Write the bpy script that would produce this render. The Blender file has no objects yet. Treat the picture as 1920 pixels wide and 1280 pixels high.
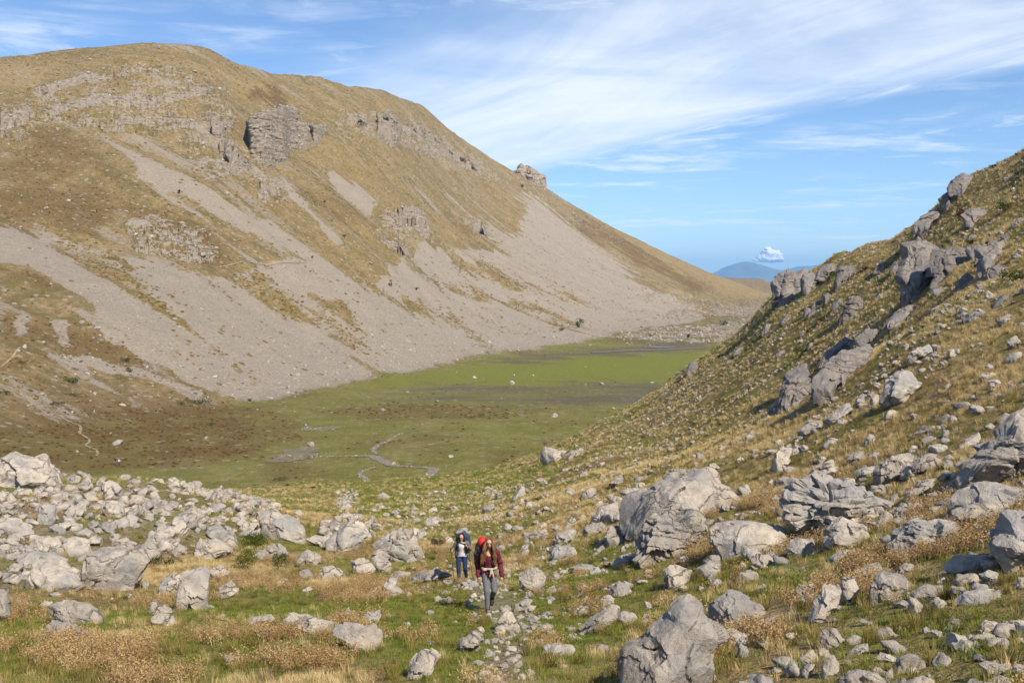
import bpy, bmesh, math, random, time
import numpy as np
from mathutils import Vector, Matrix
from mathutils.bvhtree import BVHTree

T0 = time.time()
scene = bpy.context.scene
COL = scene.collection

# ------------------------------------------------------------------ camera
F = 1867.0                       # focal length in photo pixels (35 mm lens)
HORIZON = 520.0
PITCH = math.atan((640.0 - HORIZON) / F)
cam_data = bpy.data.cameras.new('camera')
cam_data.sensor_width = 36.0
cam_data.lens = 36.0 * F / 1920.0
cam_data.clip_start = 0.1
cam_data.clip_end = 120000.0
cam = bpy.data.objects.new('camera', cam_data)
COL.objects.link(cam)
cam.location = (0, 0, 0)
cam.rotation_euler = (math.pi / 2 - PITCH, 0, 0)
scene.camera = cam

# ------------------------------------------------------------------ light
SUN_ELEV = math.radians(45.0)
SUN_AZ = math.radians(144.0)     # clockwise from +Y (view direction): right and behind
to_sun = Vector((math.sin(SUN_AZ) * math.cos(SUN_ELEV), math.cos(SUN_AZ) * math.cos(SUN_ELEV), math.sin(SUN_ELEV)))
sun_data = bpy.data.lights.new('sun', 'SUN')
sun_data.energy = 4.9
sun_data.angle = math.radians(0.55)
sun_data.color = (1.0, 0.87, 0.69)
sun = bpy.data.objects.new('sun', sun_data)
sun.rotation_euler = to_sun.to_track_quat('Z', 'Y').to_euler()
sun.location = (0, 0, 300)
COL.objects.link(sun)

scene.view_settings.view_transform = 'Standard'
scene.view_settings.look = 'None'
scene.view_settings.exposure = 0.58
scene.view_settings.gamma = 1.0
scene.view_settings.use_curve_mapping = False
scene.render.engine = 'CYCLES'
scene.cycles.use_denoising = True
scene.cycles.max_bounces = 6
scene.cycles.diffuse_bounces = 3
scene.cycles.volume_bounces = 1
scene.cycles.transparent_max_bounces = 8
scene.cycles.use_adaptive_sampling = True
scene.cycles.adaptive_threshold = 0.02


# ------------------------------------------------------------------ node helper
class NT:
    def __init__(self, tree):
        self.t = tree
        tree.nodes.clear()

    def n(self, typ, **kw):
        nd = self.t.nodes.new(typ)
        ins = kw.pop('ins', None)
        for k, v in kw.items():
            setattr(nd, k, v)
        if ins:
            for k, v in ins.items():
                self.set(nd, k, v)
        return nd

    def set(self, nd, key, v):
        sock = nd.inputs[key]
        if isinstance(v, bpy.types.NodeSocket):
            self.t.links.new(v, sock)
        else:
            if isinstance(v, (tuple, list)) and len(v) == 3 and len(sock.default_value) == 4:
                v = (*v, 1.0)
            sock.default_value = v

    def math(self, op, a, b=None, c=None, clamp=False):
        nd = self.n('ShaderNodeMath', operation=op, use_clamp=clamp)
        self.set(nd, 0, a)
        if b is not None:
            self.set(nd, 1, b)
        if c is not None:
            self.set(nd, 2, c)
        return nd.outputs[0]

    def smooth(self, v, a, b, lo=0.0, hi=1.0):
        nd = self.n('ShaderNodeMapRange', interpolation_type='SMOOTHSTEP')
        self.set(nd, 'Value', v)
        self.set(nd, 'From Min', a); self.set(nd, 'From Max', b)
        self.set(nd, 'To Min', lo); self.set(nd, 'To Max', hi)
        return nd.outputs[0]

    def mix(self, f, a, b, blend='MIX'):
        nd = self.n('ShaderNodeMix', data_type='RGBA', blend_type=blend)
        nd.clamp_factor = True
        self.set(nd, 0, f); self.set(nd, 6, a); self.set(nd, 7, b)
        return nd.outputs[2]

    def noise(self, vec, scale, detail=4.0, rough=0.55, dist=0.0, out='Fac'):
        nd = self.n('ShaderNodeTexNoise')
        if vec is not None:
            self.set(nd, 'Vector', vec)
        self.set(nd, 'Scale', scale); self.set(nd, 'Detail', detail)
        self.set(nd, 'Roughness', rough); self.set(nd, 'Distortion', dist)
        return nd.outputs[out]

    def vor(self, vec, scale, feature='F1', out='Distance', rnd=1.0):
        nd = self.n('ShaderNodeTexVoronoi', feature=feature)
        self.set(nd, 'Vector', vec); self.set(nd, 'Scale', scale); self.set(nd, 'Randomness', rnd)
        return nd.outputs[out]

    def mapping(self, vec, scale=(1, 1, 1), rot=(0, 0, 0), loc=(0, 0, 0)):
        nd = self.n('ShaderNodeMapping')
        self.set(nd, 'Vector', vec)
        nd.inputs['Scale'].default_value = scale
        nd.inputs['Rotation'].default_value = rot
        nd.inputs['Location'].default_value = loc
        return nd.outputs[0]

    def ramp(self, f, stops):
        nd = self.n('ShaderNodeValToRGB')
        el = nd.color_ramp.elements
        while len(el) > len(stops):
            el.remove(el[-1])
        while len(el) < len(stops):
            el.new(0.5)
        for e, (p, c) in zip(el, stops):
            e.position = p
            e.color = (*c, 1.0) if len(c) == 3 else c
        self.set(nd, 0, f)
        return nd.outputs[0]


# ------------------------------------------------------------------ world: sky with high cirrus
world = bpy.data.worlds.new('World')
scene.world = world
world.use_nodes = True
w = NT(world.node_tree)
tc = w.n('ShaderNodeTexCoord')
sep = w.n('ShaderNodeSeparateXYZ', ins={0: tc.outputs['Generated']})
dx, dy, dz = sep.outputs
sky = w.n('ShaderNodeTexSky', sky_type='NISHITA')
sky.sun_disc = False
sky.sun_elevation = SUN_ELEV
sky.sun_rotation = SUN_AZ
sky.altitude = 1800.0
sky.air_density = 1.0
sky.dust_density = 0.9
sky.ozone_density = 3.0
zz = w.math('ADD', w.math('MAXIMUM', dz, 0.0), 0.03)
cu = w.math('DIVIDE', dx, zz)
cv = w.math('DIVIDE', dy, zz)
plane = w.n('ShaderNodeCombineXYZ', ins={0: cu, 1: cv}).outputs[0]
# streaks run along the wind, drawn out in one direction
st = w.mapping(w.mapping(plane, rot=(0, 0, math.radians(66))), scale=(0.24, 0.85, 1.0))
st2 = w.mapping(w.mapping(plane, rot=(0, 0, math.radians(8))), scale=(0.55, 0.9, 1.0), loc=(3.1, 1.7, 0))
warp = w.noise(plane, 0.6, 4, 0.6)
n_big = w.noise(plane, 0.55, 7, 0.6, 0.5)
n_fine = w.noise(st, 1.7, 9, 0.66, 0.7)
n_wisp = w.noise(st2, 1.0, 8, 0.62, 0.8)
n_puff = w.noise(plane, 2.4, 7, 0.62, 0.4)
wv = w.math('MULTIPLY', w.math('SUBTRACT', warp, 0.5), 2.6)
c1 = w.math('ADD', w.math('SUBTRACT', w.math('MULTIPLY_ADD', cu, 1.5, cv), 2.75), wv)
c2 = w.math('ADD', w.math('SUBTRACT', 7.9, w.math('MULTIPLY_ADD', cu, 1.75, cv)), w.math('MULTIPLY', wv, 0.35))
band = w.math('MULTIPLY', w.smooth(c1, -0.3, 1.8), w.smooth(c2, -0.1, 0.9))
veil = w.math('MULTIPLY', band, w.smooth(n_big, 0.28, 0.58, 0.45, 1.0))
edge = w.math('MULTIPLY', w.smooth(c2, -0.1, 0.35), w.smooth(c2, 2.2, 0.3))
edge = w.math('MULTIPLY', edge, w.smooth(n_fine, 0.38, 0.66))
wisps = w.math('MULTIPLY', w.smooth(n_wisp, 0.47, 0.72), w.smooth(n_puff, 0.34, 0.6))
puffs = w.math('MULTIPLY', w.smooth(n_puff, 0.52, 0.72), w.smooth(n_big, 0.42, 0.62))
m = w.math('MULTIPLY', veil, w.smooth(n_fine, 0.25, 0.66, 0.4, 0.9))
m = w.math('MAXIMUM', m, w.math('MULTIPLY', edge, 0.95))
m = w.math('MAXIMUM', m, w.math('MULTIPLY', wisps, 0.85))
m = w.math('MAXIMUM', m, w.math('MULTIPLY', puffs, 0.5))
lowfade = w.smooth(dz, 0.0, 0.06, 0.5, 1.0)
m = w.math('MULTIPLY', m, lowfade, clamp=True)
skyc = w.mix(1.0, sky.outputs[0], (0.88, 0.98, 1.08), 'MULTIPLY')
skyc = w.mix(m, skyc, (7.2, 7.6, 8.3))
bg = w.n('ShaderNodeBackground', ins={'Color': skyc, 'Strength': 0.097})
wo = w.n('ShaderNodeOutputWorld')
world.node_tree.links.new(bg.outputs[0], wo.inputs[0])


# ------------------------------------------------------------------ numpy noise
def _hash(ix, iy, iz, seed):
    h = (ix.astype(np.int64) * 374761393 + iy.astype(np.int64) * 668265263 + iz.astype(np.int64) * 2147483647 + seed * 974711) & 0xFFFFFFFF
    h = ((h ^ (h >> 13)) * 1274126177) & 0xFFFFFFFF
    h = ((h ^ (h >> 16)) * 2246822519) & 0xFFFFFFFF
    return (h ^ (h >> 15)) & 0xFFFFFF


def vnoise(x, y, z=None, seed=0):
    """smooth value noise in -1..1, 2D when z is None"""
    x = np.asarray(x, float); y = np.asarray(y, float)
    xi = np.floor(x); yi = np.floor(y)
    fx = x - xi; fy = y - yi
    fx = fx * fx * fx * (fx * (fx * 6 - 15) + 10); fy = fy * fy * fy * (fy * (fy * 6 - 15) + 10)
    if z is None:
        zi0 = np.zeros_like(xi)
        def g(a, b):
            return _hash(xi + a, yi + b, zi0, seed) / 8388607.5 - 1.0
        return (g(0, 0) * (1 - fx) + g(1, 0) * fx) * (1 - fy) + (g(0, 1) * (1 - fx) + g(1, 1) * fx) * fy
    z = np.asarray(z, float)
    zi = np.floor(z); fz = z - zi
    fz = fz * fz * fz * (fz * (fz * 6 - 15) + 10)
    def g(a, b, c):
        return _hash(xi + a, yi + b, zi + c, seed) / 8388607.5 - 1.0
    lo = (g(0, 0, 0) * (1 - fx) + g(1, 0, 0) * fx) * (1 - fy) + (g(0, 1, 0) * (1 - fx) + g(1, 1, 0) * fx) * fy
    hi = (g(0, 0, 1) * (1 - fx) + g(1, 0, 1) * fx) * (1 - fy) + (g(0, 1, 1) * (1 - fx) + g(1, 1, 1) * fx) * fy
    return lo * (1 - fz) + hi * fz


def fbm(x, y, z=None, oct=4, gain=0.5, seed=0, ridged=False):
    a = 1.0; s = 0.0; tot = 0.0; f = 1.0
    for k in range(oct):
        n = vnoise(x * f + 17.3 * k, y * f - 9.1 * k, None if z is None else z * f + 5.7 * k, seed + k * 13)
        if ridged:
            n = 1.0 - 2.0 * np.abs(n)
        s = s + a * n; tot += a
        a *= gain; f *= 2.03
    return s / tot


def sstep(a, b, x):
    t = np.clip((x - a) / (b - a), 0, 1)
    return t * t * (3 - 2 * t)


# ------------------------------------------------------------------ projection
CP, SP = math.cos(PITCH), math.sin(PITCH)


def pdir(px, py):
    u = (px - 960.0) / F; v = (640.0 - py) / F
    return np.array([u, CP + v * SP, -SP + v * CP])


def ppoint(px, py, depth):
    """world point seen at photo pixel (px, py) at forward distance depth"""
    d = pdir(px, py)
    return d * (depth / d[1])


def project(P):
    P = np.asarray(P, float)
    yc = P[..., 1] * CP - P[..., 2] * SP
    up = P[..., 1] * SP + P[..., 2] * CP
    yc = np.where(np.abs(yc) < 1e-6, 1e-6, yc)
    return 960.0 + F * P[..., 0] / yc, 640.0 - F * up / yc


def pchip(xk, Y, xq):
    """monotone cubic interpolation along axis 0"""
    xk = np.asarray(xk, float); Y = np.asarray(Y, float)
    h = np.diff(xk)
    d = np.diff(Y, axis=0) / h.reshape(-1, *([1] * (Y.ndim - 1)))
    m_ = np.zeros_like(Y)
    m_[0] = d[0]; m_[-1] = d[-1]
    for i in range(1, len(xk) - 1):
        w1 = 2 * h[i] + h[i - 1]; w2 = h[i] + 2 * h[i - 1]
        ok = d[i - 1] * d[i] > 0
        den = w1 / np.where(ok, d[i - 1], 1) + w2 / np.where(ok, d[i], 1)
        m_[i] = np.where(ok, (w1 + w2) / np.where(ok, den, 1), 0)
    idx = np.clip(np.searchsorted(xk, xq) - 1, 0, len(xk) - 2)
    sh = (-1,) + (1,) * (Y.ndim - 1)
    t = ((xq - xk[idx]) / h[idx]).reshape(sh); hh = h[idx].reshape(sh)
    return ((2 * t**3 - 3 * t**2 + 1) * Y[idx] + (t**3 - 2 * t**2 + t) * hh * m_[idx]
            + (-2 * t**3 + 3 * t**2) * Y[idx + 1] + (t**3 - t**2) * hh * m_[idx + 1])


def poly_sd(px, py, poly):
    """signed distance in pixels, positive inside"""
    P = np.asarray(poly, float)
    best = np.full(px.shape, 1e18); inside = np.zeros(px.shape, bool)
    for i in range(len(P)):
        ax, ay = P[i]; bx, by = P[(i + 1) % len(P)]
        ex, ey = bx - ax, by - ay
        t = np.clip(((px - ax) * ex + (py - ay) * ey) / (ex * ex + ey * ey + 1e-9), 0, 1)
        best = np.minimum(best, (px - ax - t * ex)**2 + (py - ay - t * ey)**2)
        if abs(ey) > 1e-9:
            c = ((ay > py) != (by > py)) & (px < ex * (py - ay) / ey + ax)
            inside ^= c
    d = np.sqrt(best)
    return np.where(inside, d, -d)


def pmask(px, py, poly, soft):
    return sstep(-soft, soft, poly_sd(px, py, poly))


def grid_mesh(name, X, Y, Z, attrs, faces=None):
    nr, nc = X.shape
    me = bpy.data.meshes.new(name)
    co = np.stack([X, Y, Z], -1).reshape(-1, 3).astype(np.float32)
    i = np.arange(nr * nc).reshape(nr, nc)
    q = np.stack([i[:-1, :-1], i[:-1, 1:], i[1:, 1:], i[1:, :-1]], -1).reshape(-1, 4).astype(np.int32)
    keep_ = None
    if faces is not None:
        q = q[faces.reshape(-1)]
        keep_, q = np.unique(q, return_inverse=True)
        q = q.reshape(-1, 4); co = co[keep_]
    fill_mesh(me, co, q)
    for k, v in attrs.items():
        a = me.attributes.new(k, 'FLOAT_COLOR', 'POINT')
        buf = np.ones((nr * nc, 4), np.float32)
        buf[:, :3] = np.stack([c.reshape(-1) for c in v], -1)
        if keep_ is not None:
            buf = np.ascontiguousarray(buf[keep_])
        a.data.foreach_set('color', buf.reshape(-1))
    return me


def fill_mesh(me, co, faces, smooth=True):
    """faces: (n,3) or (n,4) int array"""
    n, k = faces.shape
    me.vertices.add(len(co))
    me.vertices.foreach_set('co', np.asarray(co, np.float32).reshape(-1))
    me.loops.add(n * k)
    me.loops.foreach_set('vertex_index', faces.astype(np.int32).reshape(-1))
    me.polygons.add(n)
    me.polygons.foreach_set('loop_start', np.arange(0, n * k, k, dtype=np.int32))
    me.polygons.foreach_set('use_smooth', np.full(n, smooth, bool))
    me.update(calc_edges=True)


def link(name, data, mat=None, parent=None):
    o = bpy.data.objects.new(name, data)
    if mat is not None and data is not None:
        data.materials.clear(); data.materials.append(mat)
    COL.objects.link(o)
    if parent is not None:
        o.parent = parent
    return o


def tag(o, label=None, cat=None, group=None, kind=None):
    if label: o['label'] = label
    if cat: o['category'] = cat
    if group: o['group'] = group
    if kind: o['kind'] = kind
    return o


def new_mat(name):
    mt = bpy.data.materials.new(name)
    mt.use_nodes = True
    return mt, NT(mt.node_tree)


def finish(nt, color, rough=0.9, bump=None, bump_strength=0.5, bump_dist=0.1, spec=0.2, **extra):
    b = nt.n('ShaderNodeBsdfPrincipled', ins={'Base Color': color, 'Roughness': rough, 'Specular IOR Level': spec})
    if bump is not None:
        bn = nt.n('ShaderNodeBump', ins={'Height': bump, 'Strength': bump_strength, 'Distance': bump_dist})
        nt.t.links.new(bn.outputs[0], b.inputs['Normal'])
    for k, v in extra.items():
        nt.set(b, k, v)
    o = nt.n('ShaderNodeOutputMaterial')
    nt.t.links.new(b.outputs[0], o.inputs[0])
    return b

# ================================================================== TERRAIN B: valley floor + mountain
def zy(px, py, r):
    return ppoint(px, py, r)[2]


B_COLS = [  # px, foot depth, foot z, ridge depth, ridge py
    (-2200, 120, -30, 420, 420), (-1300, 160, -34, 560, 330), (-700, 190, -36, 640, 220), (-300, 212, -37, 700, 152),
    (0, 238, -38, 740, 117), (150, 268, -40, 780, 97), (290, 293, -41, 815, 85), (380, 309, -42, 840, 93),
    (450, 325, -42, 870, 124), (520, 342, -42, 930, 142), (590, 362, -42, 1000, 150), (650, 380, -42, 1070, 164),
    (720, 412, -42, 1200, 175), (790, 446, -42, 1380, 203), (840, 474, -42, 1500, 244), (900, 508, -42, 1590, 287),
    (950, 536, -42, 1660, 316), (1020, 582, -42, 1730, 353), (1100, 640, -42, 1800, 402), (1200, 745, -42, 1890, 452),
    (1300, 900, -42, 2000, 498), (1360, 1060, -42, 2100, 522), (1410, 1260, -42, 2200, 540), (1460, 1500, -42, 2300, 553),
    (1600, 1700, -42, 2400, 561), (2000, 1800, -42, 2500, 565), (2800, 1500, -42, 2200, 570), (4200, 1000, -42, 1500, 590)]
ZF = [(0.07, 0.035), (0.25, 0.20), (0.5, 0.465), (0.75, 0.77), (0.9, 0.93), (1.0, 1.0)]
NB_FLOOR = 4
ctrl = []
bpx = []
for (px, fr, fz, rr, ry) in B_COLS:
    rz = zy(px, ry, rr)
    rows = []
    def add(r, z):
        v = None
        # pixel row of this depth/height, then exact point so that the column stays a column
        py = 640 - F * ((r * SP + z * CP) / (r * CP - z * SP))
        x = (px - 960) / F * (r * CP - z * SP)
        rows.append((x, r, z))
    add(30, min(fz, -42) - 2.5); add(fr * 0.45, -42.6); add(fr * 0.8, (fz - 42.6) * 0.5 - 0.3); add(fr, fz)
    for t, zf in ZF:
        add(fr + (rr - fr) * t, fz + (rz - fz) * zf)
    add(rr + 90, rz - 14); add(rr + 320, rz - 90 if rz > 20 else rz - 12); add(rr + 1500, min(rz - 150, -90)); add(31000, -300)
    ctrl.append(rows); bpx.append(px)
C = np.array(ctrl)                                   # cols, rows, 3
nrow = C.shape[1]
rk = np.array([0, 0.7, 1.6, 2.3, 2.7, 3.7, 5.0, 6.3, 7.1, 7.6, 7.9, 8.2, 8.5, 9.0])
rq = np.concatenate([np.linspace(0, 2.3, 171)[:-1], np.linspace(2.3, 7.6, 345)[:-1], np.linspace(7.6, 7.9, 12)[:-1], np.linspace(7.9, 9.0, 22)])
FOOT_ROW = 170
cq = np.concatenate([np.linspace(-2200, -60, 70)[:-1], np.linspace(-60, 1480, 720)[:-1], np.linspace(1480, 4200, 80)])
S = pchip(np.array(bpx, float), C, cq)               # cq, rows, 3
S = pchip(rk, np.swapaxes(S, 0, 1), rq)              # rq, cq, 3
BX, BY, BZ = S[..., 0].copy(), S[..., 1].copy(), S[..., 2].copy()
bpx_, bpy_ = project(S)
rowv = rq[:, None] * np.ones_like(BX)
mt_w = sstep(2.3, 3.4, rowv) * (1 - sstep(7.65, 8.0, rowv) * 0.4)
fall = BX * 0.914 - BY * 0.406
acro = BX * 0.406 + BY * 0.914
streak = fbm(fall / 150, acro / 17, oct=4, seed=3)
gull = fbm(fall / 260 + 0.5, acro / 60, oct=3, seed=8)
big = fbm(BX / 120, BY / 120, oct=4, seed=5)
fine = fbm(BX / 9, BY / 9, oct=4, seed=6)
wpx = bpx_ + 16 * fbm(fall / 60, acro / 10, oct=3, seed=21) + 5 * fbm(BX / 6, BY / 6, oct=2, seed=22)
wpy = bpy_ + 12 * fbm(fall / 50, acro / 10, oct=3, seed=23) + 5 * fbm(BX / 6, BY / 6, oct=2, seed=24)

# land cover, drawn as outlines on the slopes
scree = pmask(wpx, wpy, [(-400, 380), (0, 413), (88, 424), (190, 445), (330, 490), (400, 503), (505, 497), (560, 490), (640, 512), (700, 540),
                         (745, 500), (785, 455), (850, 475), (960, 480), (985, 400), (1010, 380), (1065, 415), (1150, 485), (1240, 548), (1330, 590),
                         (1260, 640), (940, 668), (740, 706), (560, 745), (485, 762), (340, 715), (190, 615), (128, 556), (60, 494), (-100, 470)], 5)
strips = np.zeros_like(scree)
for poly, sft in [([(80, 418), (140, 432), (215, 470), (300, 560), (385, 640), (480, 715), (520, 748), (470, 722), (380, 660), (270, 590), (190, 530), (120, 470)], 9),
                  ([(385, 495), (500, 500), (545, 545), (610, 585), (680, 640), (725, 695), (690, 682), (600, 620), (520, 575), (440, 520)], 9),
                  ([(190, 445), (240, 470), (275, 520), (240, 510)], 8), ([(555, 545), (640, 570), (700, 640), (660, 630)], 8),
                  ([(640, 515), (760, 560), (860, 600), (940, 660), (915, 662), (840, 615), (700, 560)], 8),
                  ([(740, 480), (830, 520), (960, 560), (1080, 600), (1060, 606), (900, 560), (780, 520)], 9),
                  ([(1010, 595), (1090, 605), (1120, 625), (1030, 612)], 8),
                  ([(820, 460), (900, 500), (1000, 545), (1120, 575), (1260, 590), (1100, 582), (960, 550), (850, 500)], 8)]:
    strips = np.maximum(strips, sstep(-sft, sft, poly_sd(wpx, wpy, poly) - 4.0))
scree = scree * (1 - strips * (0.55 + 0.45 * sstep(-0.2, 0.25, fbm(BX / 5, BY / 5, oct=2, seed=31))))
for poly, sft, st_ in [([(195, 262), (260, 290), (330, 330), (400, 372), (480, 410), (570, 462), (640, 505), (600, 508), (500, 462), (420, 420), (330, 370), (260, 325)], 9, 0.9),
                       ([(612, 308), (640, 322), (690, 355), (715, 378), (690, 388), (640, 362)], 4, 1.0),
                       ([(520, 340), (540, 350), (600, 420), (650, 470), (620, 460), (560, 400)], 6, 0.8),
                       ([(880, 405), (960, 440), (1050, 500), (1130, 545), (1040, 530), (940, 470)], 6, 0.9),
                       ([(955, 362), (1010, 378), (1065, 430), (1120, 470), (1040, 445)], 6, 0.9),
                       ([(75, 670), (150, 668), (235, 690), (330, 720), (420, 745), (330, 735), (200, 705), (140, 695)], 6, 0.85),
                       ([(170, 615), (250, 655), (330, 700), (260, 680), (190, 640)], 5, 0.8),
                       ([(95, 590), (135, 600), (125, 660), (100, 640)], 8, 0.8), ([(30, 560), (60, 570), (45, 620), (20, 640)], 8, 0.6)]:
    scree = np.maximum(scree, pmask(wpx, wpy, poly, sft) * st_)
rock = np.zeros_like(scree)
for poly, sft, st_ in [([(20, 190), (110, 150), (200, 132), (330, 115), (430, 140), (450, 190), (415, 235), (300, 262), (190, 255), (80, 240)], 26, 0.72),
                       ([(320, 240), (440, 200), (425, 270), (360, 300)], 12, 0.85), ([(0, 200), (60, 190), (90, 235), (40, 270), (0, 280)], 12, 0.7),
                       ([(215, 385), (300, 380), (360, 405), (430, 470), (340, 480), (250, 450)], 14, 0.95),
                       ([(700, 400), (760, 385), (815, 402), (812, 450), (760, 440), (720, 430)], 9, 1.0),
                       ([(690, 445), (740, 448), (780, 478), (775, 500), (720, 478)], 8, 0.9),
                       ([(860, 405), (905, 415), (950, 455), (900, 450)], 8, 0.85), ([(820, 335), (870, 350), (885, 375), (840, 360)], 8, 0.7),
                       ([(620, 215), (740, 205), (830, 245), (905, 300), (950, 345), (930, 352), (860, 320), (780, 290), (700, 275), (650, 245)], 12, 0.9),
                       ([(475, 340), (530, 342), (550, 390), (520, 400), (490, 370)], 8, 0.9),
                       ([(370, 300), (460, 300), (470, 330), (390, 335)], 8, 0.8), ([(560, 140), (640, 150), (630, 165), (575, 165)], 8, 0.6),
                       ([(930, 320), (1010, 345), (1100, 410), (1190, 460), (1160, 460), (1050, 405), (960, 350)], 8, 0.6)]:
    rock = np.maximum(rock, pmask(wpx, wpy, poly, sft) * st_)
rock = rock * sstep(-0.35, 0.15, fbm(fall / 30, acro / 30, oct=4, seed=33) + rock - 0.55)
heath = np.zeros_like(scree)
for poly, sft, st_ in [([(0, 262), (100, 240), (180, 290), (280, 372), (400, 425), (480, 495), (380, 492), (250, 440), (225, 385), (190, 430), (100, 408), (-200, 400), (-200, 280)], 22, 0.66),
                       ([(478, 145), (530, 160), (548, 185), (520, 196), (470, 172)], 8, 0.9), ([(540, 330), (640, 400), (700, 440), (660, 440), (570, 390)], 14, 0.5),
                       ([(1058, 388), (1130, 425), (1260, 500), (1350, 545), (1300, 548), (1180, 482), (1090, 425)], 7, 0.9),
                       ([(0, 520), (60, 500), (160, 590), (280, 690), (480, 770), (300, 730), (150, 690), (0, 690)], 14, 0.6),
                       ([(820, 400), (900, 440), (980, 500), (900, 480)], 12, 0.5), ([(1290, 590), (1420, 590), (1400, 625), (1300, 625)], 6, 0.7)]:
    heath = np.maximum(heath, pmask(wpx, wpy, poly, sft) * st_)
heath = heath * sstep(-0.35, 0.3, fbm(BX / 22, BY / 22, oct=5, gain=0.6, seed=35) + heath - 0.45)
gold = 0.35 + 0.5 * fbm(fall / 80, acro / 25, oct=3, seed=37)
for poly, sft, st_ in [([(0, 120), (200, 93), (330, 90), (440, 120), (420, 160), (300, 130), (150, 140), (0, 175)], 10, 0.6), ([(430, 120), (520, 150), (560, 190), (470, 200), (420, 165)], 12, 0.9),
                       ([(540, 190), (640, 260), (760, 370), (900, 460), (860, 470), (700, 390), (600, 300)], 12, 0.9),
                       ([(1060, 372), (1160, 428), (1300, 495), (1460, 548), (1470, 566), (1330, 550), (1220, 505), (1120, 440)], 6, 1.0),
                       ([(1225, 562), (1290, 570), (1340, 578), (1300, 588), (1240, 582)], 4, 1.2), ([(640, 170), (780, 200), (830, 240), (700, 200)], 12, 0.8)]:
    gold = np.maximum(gold, pmask(wpx, wpy, poly, sft) * st_)
gold = np.clip(gold, 0, 1)
# valley floor
hx = sstep(-0.25, 0.3, fbm(BX / 16, BY / 16, oct=5, seed=41))
vheath = pmask(wpx, wpy, [(-400, 660), (0, 690), (120, 720), (300, 742), (480, 765), (560, 790), (575, 830), (500, 840), (420, 862), (330, 884), (200, 885), (0, 900), (-600, 950)], 14)
vheath = np.maximum(vheath * (0.62 + 0.38 * hx), pmask(wpx, wpy, [(560, 770), (720, 755), (900, 765), (1000, 775), (900, 785), (700, 790)], 9) * 0.7)
vheath = np.maximum(vheath, 0.55 * hx * sstep(-0.1, 0.4, fbm(BX / 40, BY / 40, oct=3, seed=43)))
vgreen = pmask(wpx, wpy, [(640, 735), (740, 706), (940, 674), (1100, 665), (1340, 656), (1330, 690), (1280, 716), (1000, 722), (800, 728)], 11)
mud = pmask(wpx, wpy, [(690, 742), (820, 728), (1000, 722), (1280, 718), (1270, 750), (1000, 762), (840, 752)], 7) * (0.35 + 0.65 * sstep(-0.3, 0.3, fbm(BX / 30, BY / 8, oct=3, seed=45)))
mud = np.maximum(mud, pmask(wpx, wpy, [(900, 676), (1000, 660), (1320, 640), (1330, 655), (1100, 668), (960, 678)], 5) * 0.9)
vbase = 0.45 + 0.4 * fbm(BX / 25, BY / 25, oct=4, seed=47)
green_floor = np.clip(np.maximum(vgreen, 0.25 + vbase * 0.75), 0, 1)
onfloor = 1 - sstep(2.25, 2.5, rowv + 0.1 * fbm(BX / 20, BY / 20, oct=3, seed=48))
apron = 1 - sstep(2.3, 2.85, rowv + 0.12 * fbm(BX / 15, BY / 15, oct=3, seed=49))
rock_floor = np.zeros_like(scree)
for poly in [[(1130, 630), (1240, 618), (1330, 612), (1420, 600), (1420, 640), (1200, 645)], [(1250, 585), (1330, 580), (1460, 570), (1460, 600), (1330, 596), (1270, 596)],
             [(1190, 540), (1260, 555), (1400, 575), (1460, 560), (1460, 575), (1300, 572), (1220, 560)]]:
    rock_floor = np.maximum(rock_floor, pmask(wpx, wpy, poly, 6))
farmor = sstep(1080, 1180, bpx_) * sstep(655, 640, bpy_) * sstep(540, 556, bpy_)
scree = scree * (1 - rock_floor * 0.4)
sfine = fbm(fall / 45, acro / 4.5, oct=3, seed=57)
smid = fbm(fall / 140, acro / 13, oct=3, seed=58)
scree = sstep(0.12, 0.9, scree + 0.42 * sfine + 0.30 * smid - 0.05) * np.clip(scree * 4, 0, 1)
scree = np.maximum(scree, 0.72 * sstep(0.0, 0.45, sfine + 0.7 * smid) * (1 - heath) * (1 - 0.8 * gold))
m_scree = np.clip(scree * (1 - onfloor), 0, 1)
m_rock = np.clip(np.maximum(rock * (1 - apron), rock_floor * (0.5 + 0.5 * sstep(-0.2, 0.2, fbm(BX / 7, BY / 7, oct=3, seed=51)))), 0, 1)
m_heath = np.clip(np.maximum(heath * (1 - onfloor), vheath * np.maximum(onfloor, apron) * (1 - vgreen) * (1 - mud)), 0, 1)
m_green = np.clip(green_floor * onfloor * (1 - rock_floor) * (1 - 0.9 * vheath * (1 - vgreen)), 0, 1)
m_gold = np.clip(gold * (1 - onfloor), 0, 1)
m_mud = np.clip(mud * onfloor, 0, 1)

# relief
BZ += mt_w * (1 - 0.65 * sstep(6.6, 7.5, rowv)) * (gull * 7.0 + big * 5.0 + streak * 1.8 * (1 - 0.6 * m_scree) + fine * 0.9 * (1 - 0.75 * m_scree))
BZ += (1 - mt_w) * fbm(BX / 14, BY / 14, oct=4, seed=52) * 0.28 * sstep(60, 160, BY)
bed = (BZ + 0.12 * BX - 0.05 * BY + 3.0 * fbm(BX / 60, BY / 60, oct=2, seed=53)) / 7.5
saw = bed - np.floor(bed)
saw2 = bed * 2.7 - np.floor(bed * 2.7)
BZ += m_rock * mt_w * ((sstep(0.0, 0.85, 1 - saw) - 0.5) * 5.6 + (sstep(0, 0.8, 1 - saw2) - 0.5) * 1.5 + fbm(BX / 5, BY / 5, oct=3, seed=54) * 1.8)
BZ += farmor * (2.2 * fbm(BX / 60, BY / 60, oct=3, seed=55) + rock_floor * (1.5 + 1.6 * fbm(BX / 8, BY / 8, oct=3, seed=56)))


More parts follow.
